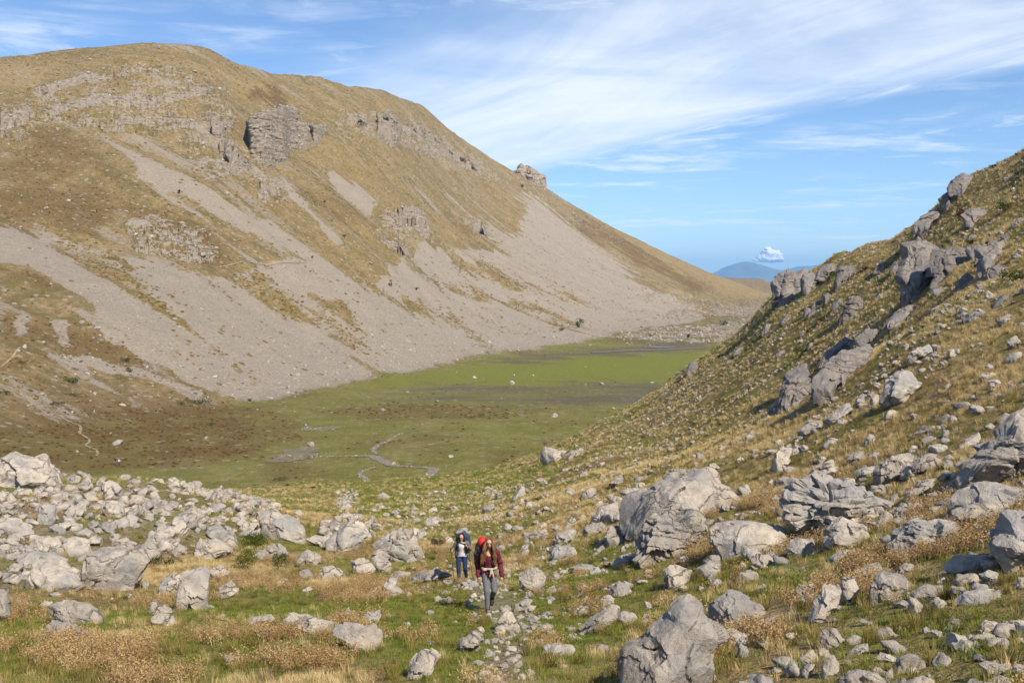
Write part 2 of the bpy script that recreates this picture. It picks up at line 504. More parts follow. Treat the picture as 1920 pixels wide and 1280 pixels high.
# cliffs: where the slope breaks, the rock stands up steeply from its foot and ends in a bench on top
def cliff(ox, oy, sc, pts, steep, block, amp, seed):
    global BX, BY, BZ
    poly = [(ox + x / sc, oy + y / sc) for x, y in pts]
    P_ = np.array(poly)
    qx, qy = project(np.stack([BX, BY, BZ], -1))
    sd = poly_sd(qx, qy, poly)
    mk = sstep(-1.0, 2.5, sd) * (rowv > 2.6)
    cols_ = np.where((cq > P_[:, 0].min() - 8) & (cq < P_[:, 0].max() + 8))[0]
    dep = BY.copy()
    for j in cols_:
        ins = np.where((sd[:, j] > -1.0) & (rowv[:, j] > 2.6) & (rowv[:, j] < 7.6))[0]
        if len(ins) < 2:
            continue
        b0 = BY[ins[0], j]
        dep[ins, j] = b0 + steep * (BY[ins, j] - b0)
    rel = np.zeros_like(BX)
    sel = mk > 0
    k_ = dep[sel] / BY[sel]
    x_, z_ = BX[sel] * k_, BZ[sel] * k_
    n1 = fbm(x_ / (block * 3), z_ / (block * 3), oct=3, seed=seed)
    hz = (z_ - 0.12 * x_) / (block * 0.8) + 0.7 * n1
    iz = np.floor(hz); fz_ = hz - iz
    wx_ = x_ / (block * 1.35) + 0.41 * iz + 0.9 * n1
    ix = np.floor(wx_); fx_ = wx_ - ix
    r1 = _hash(ix, iz, 0 * ix, seed) / 16777215.0
    r2 = _hash(np.floor(x_ / (block * 3.2) + n1), 0 * ix, 0 * ix, seed + 1) / 16777215.0
    joint = np.minimum(np.minimum(fz_, 1 - fz_), np.minimum(fx_, 1 - fx_) * 1.4)
    rel[sel] = amp * (1.0 * (r1 - 0.5) + 1.1 * (r2 - 0.5) + 0.8 * n1 - 0.7 * sstep(0.16, 0.0, joint) + 0.5 * fbm(x_ / block * 2, z_ / block * 2, oct=2, seed=seed + 3))
    newd = BY + mk * (dep - BY) - mk * rel
    k_ = newd / BY
    BX = BX * k_; BZ = BZ * k_; BY = newd
    return mk


m_cliff = np.zeros_like(m_rock)
CLIFFS = []
K64 = 6.4
for args in [
    (380, 180, K64, [(520, 300), (590, 250), (700, 190), (880, 150), (920, 110), (1120, 130), (1150, 200), (1170, 290), (1260, 330), (1300, 480), (1340, 590), (1200, 640), (1040, 660), (1030, 720), (980, 800), (860, 860), (700, 840), (600, 780), (560, 700), (560, 560), (540, 420)], 0.22, 4.2, 2.2, 301),
    (380, 180, K64, [(1270, 340), (1480, 340), (1510, 430), (1440, 480), (1400, 580), (1340, 590), (1300, 470)], 0.3, 4.0, 1.6, 302),
    (380, 180, K64, [(180, 580), (300, 520), (380, 530), (430, 620), (480, 720), (540, 760), (620, 860), (540, 900), (430, 920), (330, 900), (300, 800), (210, 740)], 0.3, 3.2, 1.8, 303),
    (380, 180, K64, [(70, 350), (130, 260), (280, 260), (380, 280), (390, 350), (340, 420), (280, 490), (200, 510), (110, 470)], 0.55, 3.2, 1.0, 304),
    (380, 180, K64, [(-150, 850), (150, 790), (300, 790), (310, 850), (-100, 900)], 0.5, 2.4, 0.8, 305), (380, 180, K64, [(0, 985), (300, 905), (520, 930), (300, 965), (60, 1010)], 0.5, 2.4, 0.8, 306),
    (380, 180, K64, [(650, 1150), (720, 1080), (850, 1030), (950, 1110), (880, 1180), (760, 1280), (660, 1260)], 0.6, 2.2, 0.8, 307),
    (620, 180, 4, [(350, 160), (440, 150), (500, 190), (530, 250), (520, 330), (480, 390), (440, 380), (380, 330), (340, 290)], 0.4, 4.5, 1.6, 308),
    (620, 180, 4, [(200, 180), (240, 170), (275, 210), (250, 240), (200, 230)], 0.4, 3.5, 1.2, 309), (620, 180, 4, [(500, 200), (640, 255), (780, 310), (860, 370), (840, 390), (740, 335), (620, 295), (520, 260)], 0.45, 4.5, 1.4, 310),
    (620, 180, 4, [(620, 335), (740, 380), (830, 430), (800, 455), (700, 415)], 0.45, 4.0, 1.3, 311), (620, 180, 4, [(820, 350), (950, 420), (1080, 510), (1140, 580), (1120, 590), (1040, 530), (930, 460)], 0.5, 4.5, 1.2, 312),
    (620, 180, 4, [(450, 890), (560, 815), (650, 830), (700, 890), (765, 1030), (740, 1065), (640, 1000), (560, 960)], 0.7, 2.6, 1.0, 313), (620, 180, 4, [(330, 1060), (430, 1080), (540, 1120), (620, 1195), (600, 1225), (480, 1160)], 0.55, 2.4, 0.9, 314),
    (620, 180, 4, [(1010, 925), (1110, 940), (1200, 1010), (1300, 1090), (1280, 1115), (1170, 1060), (1080, 1000)], 0.6, 2.8, 0.9, 315),
    (0, 0, 1, [(60, 165), (150, 140), (240, 135), (235, 148), (150, 160), (80, 180)], 0.72, 2.6, 0.55, 316), (0, 0, 1, [(90, 200), (180, 175), (300, 180), (400, 160), (395, 175), (290, 200), (180, 200), (100, 215)], 0.72, 2.6, 0.55, 317),
    (0, 0, 1, [(180, 232), (260, 215), (370, 225), (360, 238), (260, 232), (190, 246)], 0.72, 2.6, 0.55, 318), (0, 0, 1, [(0, 210), (55, 195), (70, 215), (30, 240), (0, 250)], 0.72, 2.6, 0.5, 319)]:
    mk_ = cliff(*args)
    CLIFFS.append((args[-1], mk_ > 0.5))
    m_cliff = np.maximum(m_cliff, mk_)
m_scree = m_scree * (1 - m_cliff); m_heath = m_heath * (1 - m_cliff); m_gold = m_gold * (1 - 0.5 * m_cliff)
m_rock = np.clip(np.maximum(m_rock * 0.8, m_cliff), 0, 1)
attrs = {'cover1': (m_scree, m_rock, m_heath), 'cover2': (m_green, m_gold, m_mud)}


def sub(d, sl):
    return {k: tuple(a[sl] for a in v) for k, v in d.items()}


# ---- materials of the slopes
def terrain_material(name, near):
    mt, n = new_mat(name)
    geo = n.n('ShaderNodeNewGeometry')
    P = geo.outputs['Position']
    a1 = n.n('ShaderNodeAttribute', attribute_name='cover1')
    a2 = n.n('ShaderNodeAttribute', attribute_name='cover2')
    s1 = n.n('ShaderNodeSeparateColor', ins={0: a1.outputs['Color']})
    s2 = n.n('ShaderNodeSeparateColor', ins={0: a2.outputs['Color']})
    scr, rck, hth = s1.outputs
    grn, gld, mud_ = s2.outputs
    k = 6.0 if near else 1.0
    nA = n.noise(P, 0.10 * k, 6, 0.62)
    nB = n.noise(P, 0.55 * k, 5, 0.65)
    nC = n.noise(P, 2.2 * k, 4, 0.65)
    dry = n.ramp(nB, [(0.25, (0.13, 0.094, 0.042)), (0.45, (0.245, 0.183, 0.092)), (0.62, (0.34, 0.262, 0.143)), (0.8, (0.44, 0.357, 0.228))])
    olive = n.ramp(nC, [(0.3, (0.10, 0.085, 0.032)), (0.7, (0.225, 0.185, 0.08))])
    base = n.mix(n.smooth(nA, 0.42, 0.60), dry, olive)
    nL = n.noise(P, 0.02 * k, 6, 0.65, 0.6)
    base = n.mix(n.smooth(nL, 0.52, 0.68, 0, 0.75), base, n.ramp(nC, [(0.3, (0.12, 0.085, 0.042)), (0.7, (0.27, 0.20, 0.115))]))
    base = n.mix(n.smooth(nL, 0.46, 0.32, 0, 0.7), base, n.ramp(nB, [(0.3, (0.26, 0.203, 0.118)), (0.7, (0.43, 0.352, 0.228))]))
    goldc = n.ramp(nC, [(0.25, (0.19, 0.132, 0.054)), (0.5, (0.335, 0.246, 0.108)), (0.78, (0.46, 0.36, 0.185))])
    base = n.mix(n.math('MULTIPLY', n.math('MULTIPLY', gld, 0.8), n.smooth(nB, 0.28, 0.6)), base, goldc)
    hc = n.ramp(nC, [(0.2, (0.085, 0.052, 0.022)), (0.5, (0.168, 0.11, 0.046)), (0.8, (0.255, 0.178, 0.08))])
    base = n.mix(n.math('MULTIPLY', hth, n.smooth(nB, 0.2, 0.5)), base, hc)
    gc = n.ramp(nC, [(0.2, (0.105, 0.13, 0.02)), (0.5, (0.20, 0.228, 0.042)), (0.8, (0.315, 0.325, 0.088))])
    base = n.mix(n.math('MULTIPLY', grn, n.smooth(nB, 0.12, 0.5)), base, gc)
    mc = n.ramp(nB, [(0.3, (0.20, 0.165, 0.11)), (0.7, (0.36, 0.31, 0.23))] if near else [(0.3, (0.10, 0.083, 0.06)), (0.7, (0.19, 0.165, 0.125))])
    base = n.mix(n.math('MULTIPLY', mud_, n.smooth(nB, 0.2, 0.55)), base, mc)
    # stones showing through the turf
    v1 = n.vor(P, 0.30 * k)
    vr = n.vor(P, 0.30 * k, out='Color')
    vs = n.n('ShaderNodeSeparateColor', ins={0: vr}).outputs[0]
    stone = n.math('MULTIPLY', n.smooth(v1, 0.36, 0.22), n.smooth(n.math('ADD', vs, n.math('MULTIPLY', n.math('SUBTRACT', nA, 0.5), 1.2)), 0.60, 0.66))
    stone = n.math('MULTIPLY', stone, n.math('SUBTRACT', 1.0, n.math('MAXIMUM', grn, n.math('MULTIPLY', hth, 0.5))))
    rockc = n.ramp(nC, [(0.25, (0.14, 0.118, 0.095)), (0.5, (0.36, 0.322, 0.275)), (0.75, (0.53, 0.485, 0.43))])
    base = n.mix(n.math('MULTIPLY', stone, 0.0 if near else 0.9), base, rockc)
    ledge = n.noise(n.mapping(P, scale=(0.10 * k, 0.10 * k, 0.42 * k), rot=(0.05, -0.12, 0)), 1.0, 6, 0.68)
    rf = n.smooth(n.math('ADD', n.math('MULTIPLY', rck, 0.62), n.math('ADD', n.math('MULTIPLY', n.math('SUBTRACT', nB, 0.5), 1.3), n.math('MULTIPLY', n.math('SUBTRACT', ledge, 0.5), 1.9))), 0.36, 0.58)
    base = n.mix(n.math('MULTIPLY', rf, n.smooth(rck, 0.05, 0.3)), base, rockc)
    # bare cliff: stained faces and dark bedding joints
    cv_ = n.noise(n.mapping(P, scale=(0.32 * k, 0.32 * k, 0.05 * k)), 1.0, 5, 0.65)
    cb_ = n.noise(n.mapping(P, scale=(0.04 * k, 0.04 * k, 0.5 * k), rot=(0.05, -0.12, 0)), 1.0, 5, 0.65)
    cc = n.ramp(nB, [(0.25, (0.15, 0.122, 0.094)), (0.5, (0.335, 0.285, 0.23)), (0.75, (0.47, 0.41, 0.345))])
    cc = n.mix(n.smooth(cv_, 0.54, 0.68, 0, 0.6), cc, (0.15, 0.132, 0.118))
    cc = n.mix(n.smooth(cv_, 0.40, 0.28, 0, 0.5), cc, (0.40, 0.285, 0.165))
    cc = n.mix(n.smooth(cb_, 0.42, 0.34, 0, 0.6), cc, (0.13, 0.105, 0.08))
    base = n.mix(n.smooth(rck, 0.82, 0.95), base, cc)
    # scree: even grey-beige rubble with tufts along its edges
    sN = n.noise(P, 0.9 * k, 3, 0.7)
    sc = n.ramp(sN, [(0.25, (0.265, 0.228, 0.182)), (0.5, (0.36, 0.314, 0.255)), (0.75, (0.44, 0.39, 0.328))])
    sc = n.mix(n.smooth(n.vor(P, 1.1 * k), 0.12, 0.04), sc, (0.46, 0.42, 0.38))
    sc = n.mix(n.smooth(nA, 0.35, 0.7, 0.0, 0.35), sc, (0.27, 0.235, 0.20))
    base = n.mix(n.smooth(n.math('ADD', scr, n.math('ADD', n.math('MULTIPLY', n.math('SUBTRACT', nB, 0.5), 1.1), n.math('MULTIPLY', n.math('SUBTRACT', nA, 0.5), 0.9))), 0.22, 0.74), base, sc)
    # scattered cushions of grass on the rubble
    tv = n.vor(P, 0.16 * k)
    tcx = n.n('ShaderNodeSeparateColor', ins={0: n.vor(P, 0.16 * k, out='Color')}).outputs[0]
    tz = n.math('MULTIPLY', n.smooth(tv, 0.24, 0.17), n.smooth(n.math('ADD', tcx, n.math('MULTIPLY', nA, 0.8)), 1.17, 1.22))
    tz = n.math('MULTIPLY', tz, n.smooth(scr, 0.25, 0.45))
    base = n.mix(n.math('MULTIPLY', tz, 0.0 if near else 0.85), base, (0.16, 0.125, 0.045))
    hgt = n.math('MULTIPLY_ADD', nC, 0.5, n.math('MULTIPLY', nB, 1.0))
    finish(n, base, 0.95, bump=hgt, bump_strength=0.85, bump_dist=0.35 if near else 2.2, spec=0.08)
    return mt


M_MOUNTAIN = terrain_material('mountain_slopes', False)
me = grid_mesh('valley_floor', BX[:FOOT_ROW + 1], BY[:FOOT_ROW + 1], BZ[:FOOT_ROW + 1], sub(attrs, slice(0, FOOT_ROW + 1)))
valley = tag(link('valley_floor', me, M_MOUNTAIN), 'flat green and brown meadow on the valley floor', None, None, 'structure')
NAMED_CRAGS = {301: 'tall square cliff buttress, largest crag on the mountain side', 302: 'dark rock face at the right shoulder of the tall cliff', 303: 'rock pinnacle left below the tall cliff',
               304: 'pale rounded rock face up left of the tall cliff', 305: 'short bedded ledge left of the rock pinnacle', 306: 'long thin bedded ledge under the rock pinnacle', 307: 'white tilted strata below the tall cliff',
               308: 'ochre stained cliff right of the tall cliff', 309: 'small knob of rock left of the ochre cliff', 310: 'upper dark rib right of the ochre cliff', 311: 'lower dark rib right of the ochre cliff',
               312: 'long rib below the mountain skyline', 313: 'white broken rocks at the middle of the mountain side', 314: 'pale step of rock at the head of the big scree', 315: 'long pale slab beside the right hand scree chute',
               316: 'uppermost rock band under the rounded summit', 317: 'middle rock band under the rounded summit', 318: 'lowest rock band under the rounded summit', 319: 'rock band at the left edge below the summit'}
free = np.ones((BX.shape[0] - 1, BX.shape[1] - 1), bool)
for key, inside_ in CLIFFS:
    fm = inside_[:-1, :-1] & inside_[1:, :-1] & inside_[:-1, 1:] & inside_[1:, 1:] & free
    fm[:FOOT_ROW] = False
    todo = set(zip(*np.where(fm))); best_ = set()
    while todo:
        seed_ = todo.pop(); comp = {seed_}; stack = [seed_]
        while stack:
            a_, b_ = stack.pop()
            for nb in ((a_ + 1, b_), (a_ - 1, b_), (a_, b_ + 1), (a_, b_ - 1)):
                if nb in todo:
                    todo.remove(nb); comp.add(nb); stack.append(nb)
        if len(comp) > len(best_):
            best_ = comp
    fm = np.zeros_like(fm)
    if best_:
        ij = np.array(list(best_)); fm[ij[:, 0], ij[:, 1]] = True
    free &= ~fm
    if fm.sum() > 3:
        tag(link('crag', grid_mesh('crag', BX, BY, BZ, attrs, fm), M_MOUNTAIN), NAMED_CRAGS[key], 'crag', 'limestone crags on the mountain side')
me = grid_mesh('mountain', BX[FOOT_ROW:], BY[FOOT_ROW:], BZ[FOOT_ROW:], sub(attrs, slice(FOOT_ROW, None)), free[FOOT_ROW:])
mountain = tag(link('mountain', me, M_MOUNTAIN), 'long mountain ridge with grey scree slopes and dry grass', None, None, 'structure')

# ================================================================== TERRAIN A: foreground and right hillside
A_COLS = [
    (-1500, [(12, 1150), (20, 1030), (30, 960), (40, 900), (50, 860), (60, 840), (80, 860), (130, 900), (180, 910), (235, 905)]),
    (-500, [(12, 1260), (20, 1130), (30, 1040), (40, 965), (50, 910), (60, 882), (80, 905), (130, 935), (180, 930), (235, 915)]),
    (0, [(12, 1275), (20, 1160), (30, 1065), (40, 985), (50, 925), (60, 893), (80, 915), (130, 940), (180, 932), (235, 918)]),
    (150, [(12, 1280), (20.5, 1160), (30.5, 1072), (41, 992), (51.5, 932), (62, 902), (82, 925), (130, 942), (180, 932), (235, 918)]),
    (300, [(12, 1280), (21, 1160), (31, 1080), (42, 1005), (53, 946), (64, 914), (85, 932), (130, 945), (180, 932), (235, 915)]),
    (450, [(12, 1280), (21, 1160), (31, 1082), (43, 1018), (55, 970), (68, 938), (90, 948), (130, 945), (180, 926), (235, 910)]),
    (560, [(12, 1280), (21, 1160), (31, 1088), (45, 1026), (60, 986), (78, 962), (105, 952), (145, 936), (185, 918), (235, 902)]),
    (640, [(11.8, 1280), (21, 1158), (31, 1090), (46, 1032), (62, 996), (85, 970), (115, 950), (150, 932), (190, 912), (235, 896)]),
    (900, [(11, 1280), (21.5, 1143), (30, 1089), (45, 1030), (62, 990), (85, 960), (115, 937), (150, 915), (190, 897), (235, 882)]),
    (1020, [(10.7, 1280), (19.5, 1155), (28, 1088), (41, 1020), (58, 970), (80, 935), (110, 905), (150, 878), (195, 858), (235, 846)]),
    (1100, [(10.5, 1280), (18, 1165), (26, 1085), (38, 1010), (55, 948), (75, 915), (105, 880), (145, 846), (190, 820), (230, 806)]),
    (1200, [(10.2, 1280), (17, 1160), (25, 1070), (36, 990), (51, 925), (68, 890), (98, 868), (140, 815), (185, 772), (222, 752)]),
    (1290, [(9.7, 1280), (16, 1145), (24, 1045), (34, 962), (48, 896), (63, 862), (90, 850), (130, 775), (175, 715), (212, 688)]),
    (1400, [(9.2, 1280), (15, 1130), (23, 1010), (33, 930), (46, 858), (60, 812), (84, 806), (120, 715), (165, 640), (202, 604)]),
    (1460, [(9.0, 1280), (14.6, 1122), (22.3, 1002), (32, 915), (45, 835), (59, 780), (80, 778), (112, 690), (155, 590), (196, 545)]),
    (1550, [(8.6, 1280), (14, 1110), (21, 992), (30, 892), (42, 800), (57, 722), (74, 726), (100, 640), (145, 545), (188, 492)]),
    (1700, [(8.0, 1280), (13, 1095), (20, 945), (29, 825), (40, 722), (53, 625), (66, 618), (84, 552), (115, 485), (150, 437)]),
    (1800, [(7.6, 1280), (12.2, 1088), (19, 920), (28, 785), (39, 672), (52, 570), (63, 545), (78, 480), (105, 405), (132, 352)]),
    (1920, [(7.1, 1280), (11.5, 1080), (18, 900), (27, 750), (38, 630), (50, 525), (60, 482), (73, 425), (93, 350), (118, 288)]),
    (2150, [(6.6, 1280), (10.5, 1040), (16.5, 830), (25, 665), (35, 530), (46, 415), (57, 345), (70, 285), (88, 220), (112, 160)]),
    (2700, [(6.0, 1280), (9.5, 950), (15, 700), (22, 520), (31, 380), (41, 260), (52, 180), (65, 120), (82, 60), (105, 0)]),
    (4200, [(5.0, 1250), (8, 850), (13, 560), (20, 360), (28, 200), (38, 80), (48, 0), (60, -60), (76, -110), (98, -150)])]
ctrl = []
for px, pts in A_COLS:
    rows = []
    side = max(0.0, (px - 960) / F)
    for y0, z0 in ((1.2, -1.85 + 0.25 * side), (5.0, None)):
        if z0 is None:
            p12 = ppoint(px, pts[0][1], pts[0][0])
            z0 = -1.85 + (p12[2] + 1.85) * (5.0 - 1.2) / (pts[0][0] - 1.2) if pts[0][0] > 5.2 else -1.85 + (p12[2] + 1.85) * 0.85
            y0 = min(5.0, pts[0][0] * 0.7)
        rows.append(((px - 960) / F * (y0 * CP - z0 * SP), y0, z0))
    for r, py in pts:
        rows.append(tuple(ppoint(px, py, r)))
    lx, ly, lz = rows[-1]
    k = (ly + 22) / ly
    rows.append((lx * k, ly + 22, lz - 9))
    k = (ly + 90) / ly
    rows.append((lx * k, ly + 90, min(lz - 45, -56)))
    ctrl.append(rows)
C = np.array(ctrl)
apx = np.array([c[0] for c in A_COLS], float)
rk = np.array([0, 0.5, 1.2, 2.4, 3.3, 4.2, 5.0, 5.6, 6.3, 7.0, 7.6, 8.1, 8.5, 9.0])
rq = np.concatenate([np.linspace(0, 1.1, 30)[:-1], np.linspace(1.1, 8.1, 390)[:-1], np.linspace(8.1, 9.0, 40)])
cq = np.concatenate([np.linspace(-1500, -60, 60)[:-1], np.linspace(-60, 1980, 820)[:-1], np.linspace(1980, 4200, 70)])
S = pchip(apx, C, cq)
S = pchip(rk, np.swapaxes(S, 0, 1), rq)
AX, AY, AZ = S[..., 0].copy(), S[..., 1].copy(), S[..., 2].copy()
px_, py_ = project(S)
rowa = rq[:, None] * np.ones_like(AX)


def gA(x, y):
    """large and small patches of lush / dry growth on the near ground (0..1)"""
    return sstep(-0.22, 0.28, fbm(x / 5.5, y / 5.5, oct=4, seed=61))


def cover_near(x, y, px, py):
    wx = px + 14 * fbm(x / 3, y / 3, oct=2, seed=62); wy = py + 10 * fbm(x / 3, y / 3, oct=2, seed=63)
    green = (0.62 + 0.25 * sstep(1040, 1120, py)) * gA(x, y) * (1 - 0.65 * sstep(1000, 1300, px) * sstep(1080, 960, py))
    for poly, s_, v_ in [([(820, 1090), (1000, 1080), (1090, 1180), (1160, 1290), (760, 1290), (780, 1180)], 30, 0.85),
                         ([(380, 1080), (560, 1090), (600, 1120), (560, 1170), (430, 1160), (370, 1120)], 20, 0.9),
                         ([(300, 1180), (480, 1190), (460, 1280), (280, 1290)], 30, 0.85), ([(0, 1110), (180, 1150), (200, 1290), (-100, 1290)], 30, 0.85),
                         ([(620, 890), (880, 870), (1060, 880), (960, 945), (800, 1000), (690, 990)], 16, 0.9), ([(720, 1060), (860, 1100), (840, 1180), (720, 1120)], 25, 0.6),
                         ([(1580, 1100), (1920, 1050), (1960, 1290), (1500, 1290)], 40, 0.5), ([(1700, 1000), (1900, 960), (1900, 1040), (1720, 1050)], 20, 0.5),
                         ([(960, 1060), (1080, 1090), (1060, 1140), (960, 1120)], 20, 0.7)]:
        green = np.maximum(green, pmask(wx, wy, poly, s_) * v_ * (0.45 + 0.55 * gA(x, y)))
    spur = pmask(wx, wy, [(900, 925), (1100, 905), (1280, 860), (1420, 800), (1480, 768), (1640, 640), (1720, 560), (1700, 480), (1460, 520), (1250, 690), (1000, 850)], 10)
    gold = np.clip(0.7 + 0.6 * fbm(x / 7, y / 7, oct=3, seed=65), 0, 1) * (1 - 0.4 * spur)
    heath = np.clip(0.05 + 0.5 * spur + 0.4 * fbm(x / 6, y / 6, oct=3, seed=66), 0, 1) * (1 - green)
    path = pmask(wx, wy, [(890, 1290), (1010, 1290), (990, 1190), (1000, 1140), (950, 1110), (920, 1080), (850, 1080), (880, 1130), (920, 1170), (915, 1220)], 18)
    return green, gold * (1 - green), heath * 0.8, path


aG, aGold, aH, aPath = cover_near(AX, AY, px_, py_)
AZ += 0.35 * fbm(AX / 6, AY / 6, oct=3, seed=71) * sstep(6, 16, AY) * np.clip(AY / 40, 0.5, 2.2)
AZ += 0.09 * fbm(AX / 1.1, AY / 1.1, oct=3, seed=72) * np.clip(AY / 30, 0.5, 2.0)
aRock = np.zeros_like(aG)
aRub = pmask(px_, py_, [(-200, 880), (110, 900), (330, 905), (480, 935), (560, 985), (480, 1010), (330, 1050), (250, 1075), (0, 1110), (-200, 1110)], 14)
aRub = aRub * (0.72 + 0.28 * sstep(-0.2, 0.2, fbm(AX / 3, AY / 3, oct=3, seed=75)))
attrs = {'cover1': (np.clip(aRub * 0.42, 0, 1), aRock, np.clip(np.maximum(aH, aRub * 0.7), 0, 1)), 'cover2': (np.clip(aG, 0, 1), np.clip(aGold, 0, 1), np.clip(aPath * 0.7, 0, 1))}
M_NEAR = terrain_material('hillside_turf', True)
SPLIT = int(np.searchsorted(cq, 1180))
me = grid_mesh('ground', AX[:, :SPLIT + 1], AY[:, :SPLIT + 1], AZ[:, :SPLIT + 1], sub(attrs, (slice(None), slice(0, SPLIT + 1))))
ground = tag(link('ground', me, M_NEAR), 'grassy rocky ground falling away from the viewpoint', None, None, 'structure')
me = grid_mesh('hillside', AX[:, SPLIT:], AY[:, SPLIT:], AZ[:, SPLIT:], sub(attrs, (slice(None), slice(SPLIT, None))))
hillside = tag(link('hillside', me, M_NEAR), 'steep hillside of dry golden grass rising to the right', None, None, 'structure')

# ground continuing round and behind the viewpoint
gx, gy = np.meshgrid(np.linspace(-70, 70, 40), np.linspace(-90, 7, 36))
gz = -2.35 - 0.24 * np.maximum(gy, 0) - 0.05 * np.minimum(gy, 0) + 0.30 * np.maximum(gx, 0) * 0.5 + 0.4 * fbm(gx / 9, gy / 9, oct=3, seed=77) - 0.6 * sstep(-4, 6, gy)
one = np.ones_like(gx)
me = grid_mesh('pass_ground', gx, gy, gz, {'cover1': (0 * one, 0 * one, 0.3 * one), 'cover2': (0.3 * one, 0.5 * one, 0 * one)})
tag(link('ground_behind_viewpoint', me, M_NEAR), 'grassy ground around the viewpoint', None, None, 'structure')


def np_bvh(objs):
    vs = []; fs = []; off = 0
    for o in objs:
        m_ = o.data
        co = np.empty(len(m_.vertices) * 3, np.float32); m_.vertices.foreach_get('co', co)
        f = np.empty(len(m_.loops), np.int32); m_.loops.foreach_get('vertex_index', f)
        vs.append(co.reshape(-1, 3)); fs.append(f.reshape(-1, 4) + off); off += len(m_.vertices)
    return BVHTree.FromPolygons(np.concatenate(vs).tolist(), np.concatenate(fs).tolist(), all_triangles=False)


BVH_A = np_bvh([ground, hillside])
BVH_B = np_bvh([valley, mountain])


def hit(px, py, which='AB'):
    """terrain point seen at a photo pixel"""
    d = Vector(pdir(px, py)).normalized()
    best = None
    for k, b in (('A', BVH_A), ('B', BVH_B)):
        if k not in which:
            continue
        loc, nor, idx, dist = b.ray_cast(Vector((0, 0, 0)), d)
        if loc is not None and (best is None or dist < best[1]):
            best = (loc, dist, nor, k)
    return best


def drop(x, y, which='AB'):
    best = None
    for k, b in (('A', BVH_A), ('B', BVH_B)):
        if k not in which:
            continue
        loc, nor, idx, dist = b.ray_cast(Vector((x, y, 900)), Vector((0, 0, -1)))
        if loc is not None and (best is None or loc.z > best[0].z):
            best = (loc, nor)
    return best


# ---- far blue range, beyond the mouth of the valley
def ridge_mesh(name, depth, pts, base_py, thick, seed, rough):
    pxs = np.linspace(pts[0][0], pts[-1][0], 160)
    top = pchip(np.array([p[0] for p in pts], float), np.array([p[1] for p in pts], float), pxs)
    rows = []
    for t in np.linspace(-1, 1, 41):
        row = []
        for px, ty in zip(pxs, top):
            hgt = zy(px, ty, depth) - zy(px, base_py, depth)
            y = depth + t * thick
            x = (px - 960) / F * depth
            row.append((x, y, zy(px, base_py, depth) + hgt * (1 - abs(t)) ** 0.85))
        rows.append(row)
    R = np.array(rows)
    X, Y, Z = R[..., 0], R[..., 1], R[..., 2]
    env = np.clip(1 - np.abs(np.linspace(-1, 1, 41)), 0, 1)[:, None]
    Z = Z + rough * fbm(X / (thick * 0.35), Y / (thick * 0.35), oct=5, seed=seed, ridged=True) * np.minimum(1, env * 3) * sstep(1.0, 0.7, env)
    return X, Y, Z


mt, n = new_mat('far_range')
geo = n.n('ShaderNodeNewGeometry')
c = n.ramp(n.noise(geo.outputs['Position'], 0.004, 6, 0.65), [(0.35, (0.055, 0.07, 0.05)), (0.6, (0.14, 0.13, 0.10)), (0.75, (0.3, 0.28, 0.25))])
finish(n, c, 0.95, spec=0.05)
X, Y, Z = ridge_mesh('far', 24000, [(1150, 560), (1250, 545), (1320, 522), (1360, 500), (1400, 490.5), (1430, 498), (1465, 506), (1500, 499), (1560, 497), (1640, 502), (1760, 510), (1950, 520), (2200, 540)], 575, 3600, 81, 190)
tag(link('distant_mountains', grid_mesh('distant_mountains', X, Y, Z, {}), mt), 'hazy blue mountain range beyond the mouth of the valley', None, None, 'structure')
X, Y, Z = ridge_mesh('brown_hill', 2900, [(1230, 556), (1300, 524), (1345, 519), (1390, 522), (1420, 522), (1440, 528), (1470, 545), (1520, 560)], 590, 420, 83, 9)
nn = np.zeros_like(X)
tag(link('far_hill', grid_mesh('far_hill', X, Y, Z, {'cover1': (nn, nn, nn + 0.45), 'cover2': (nn, nn + 0.5, nn)}), M_MOUNTAIN), 'small brown hill closing the valley in the distance', None, None, 'structure')
print('terrain', round(time.time() - T0, 1))

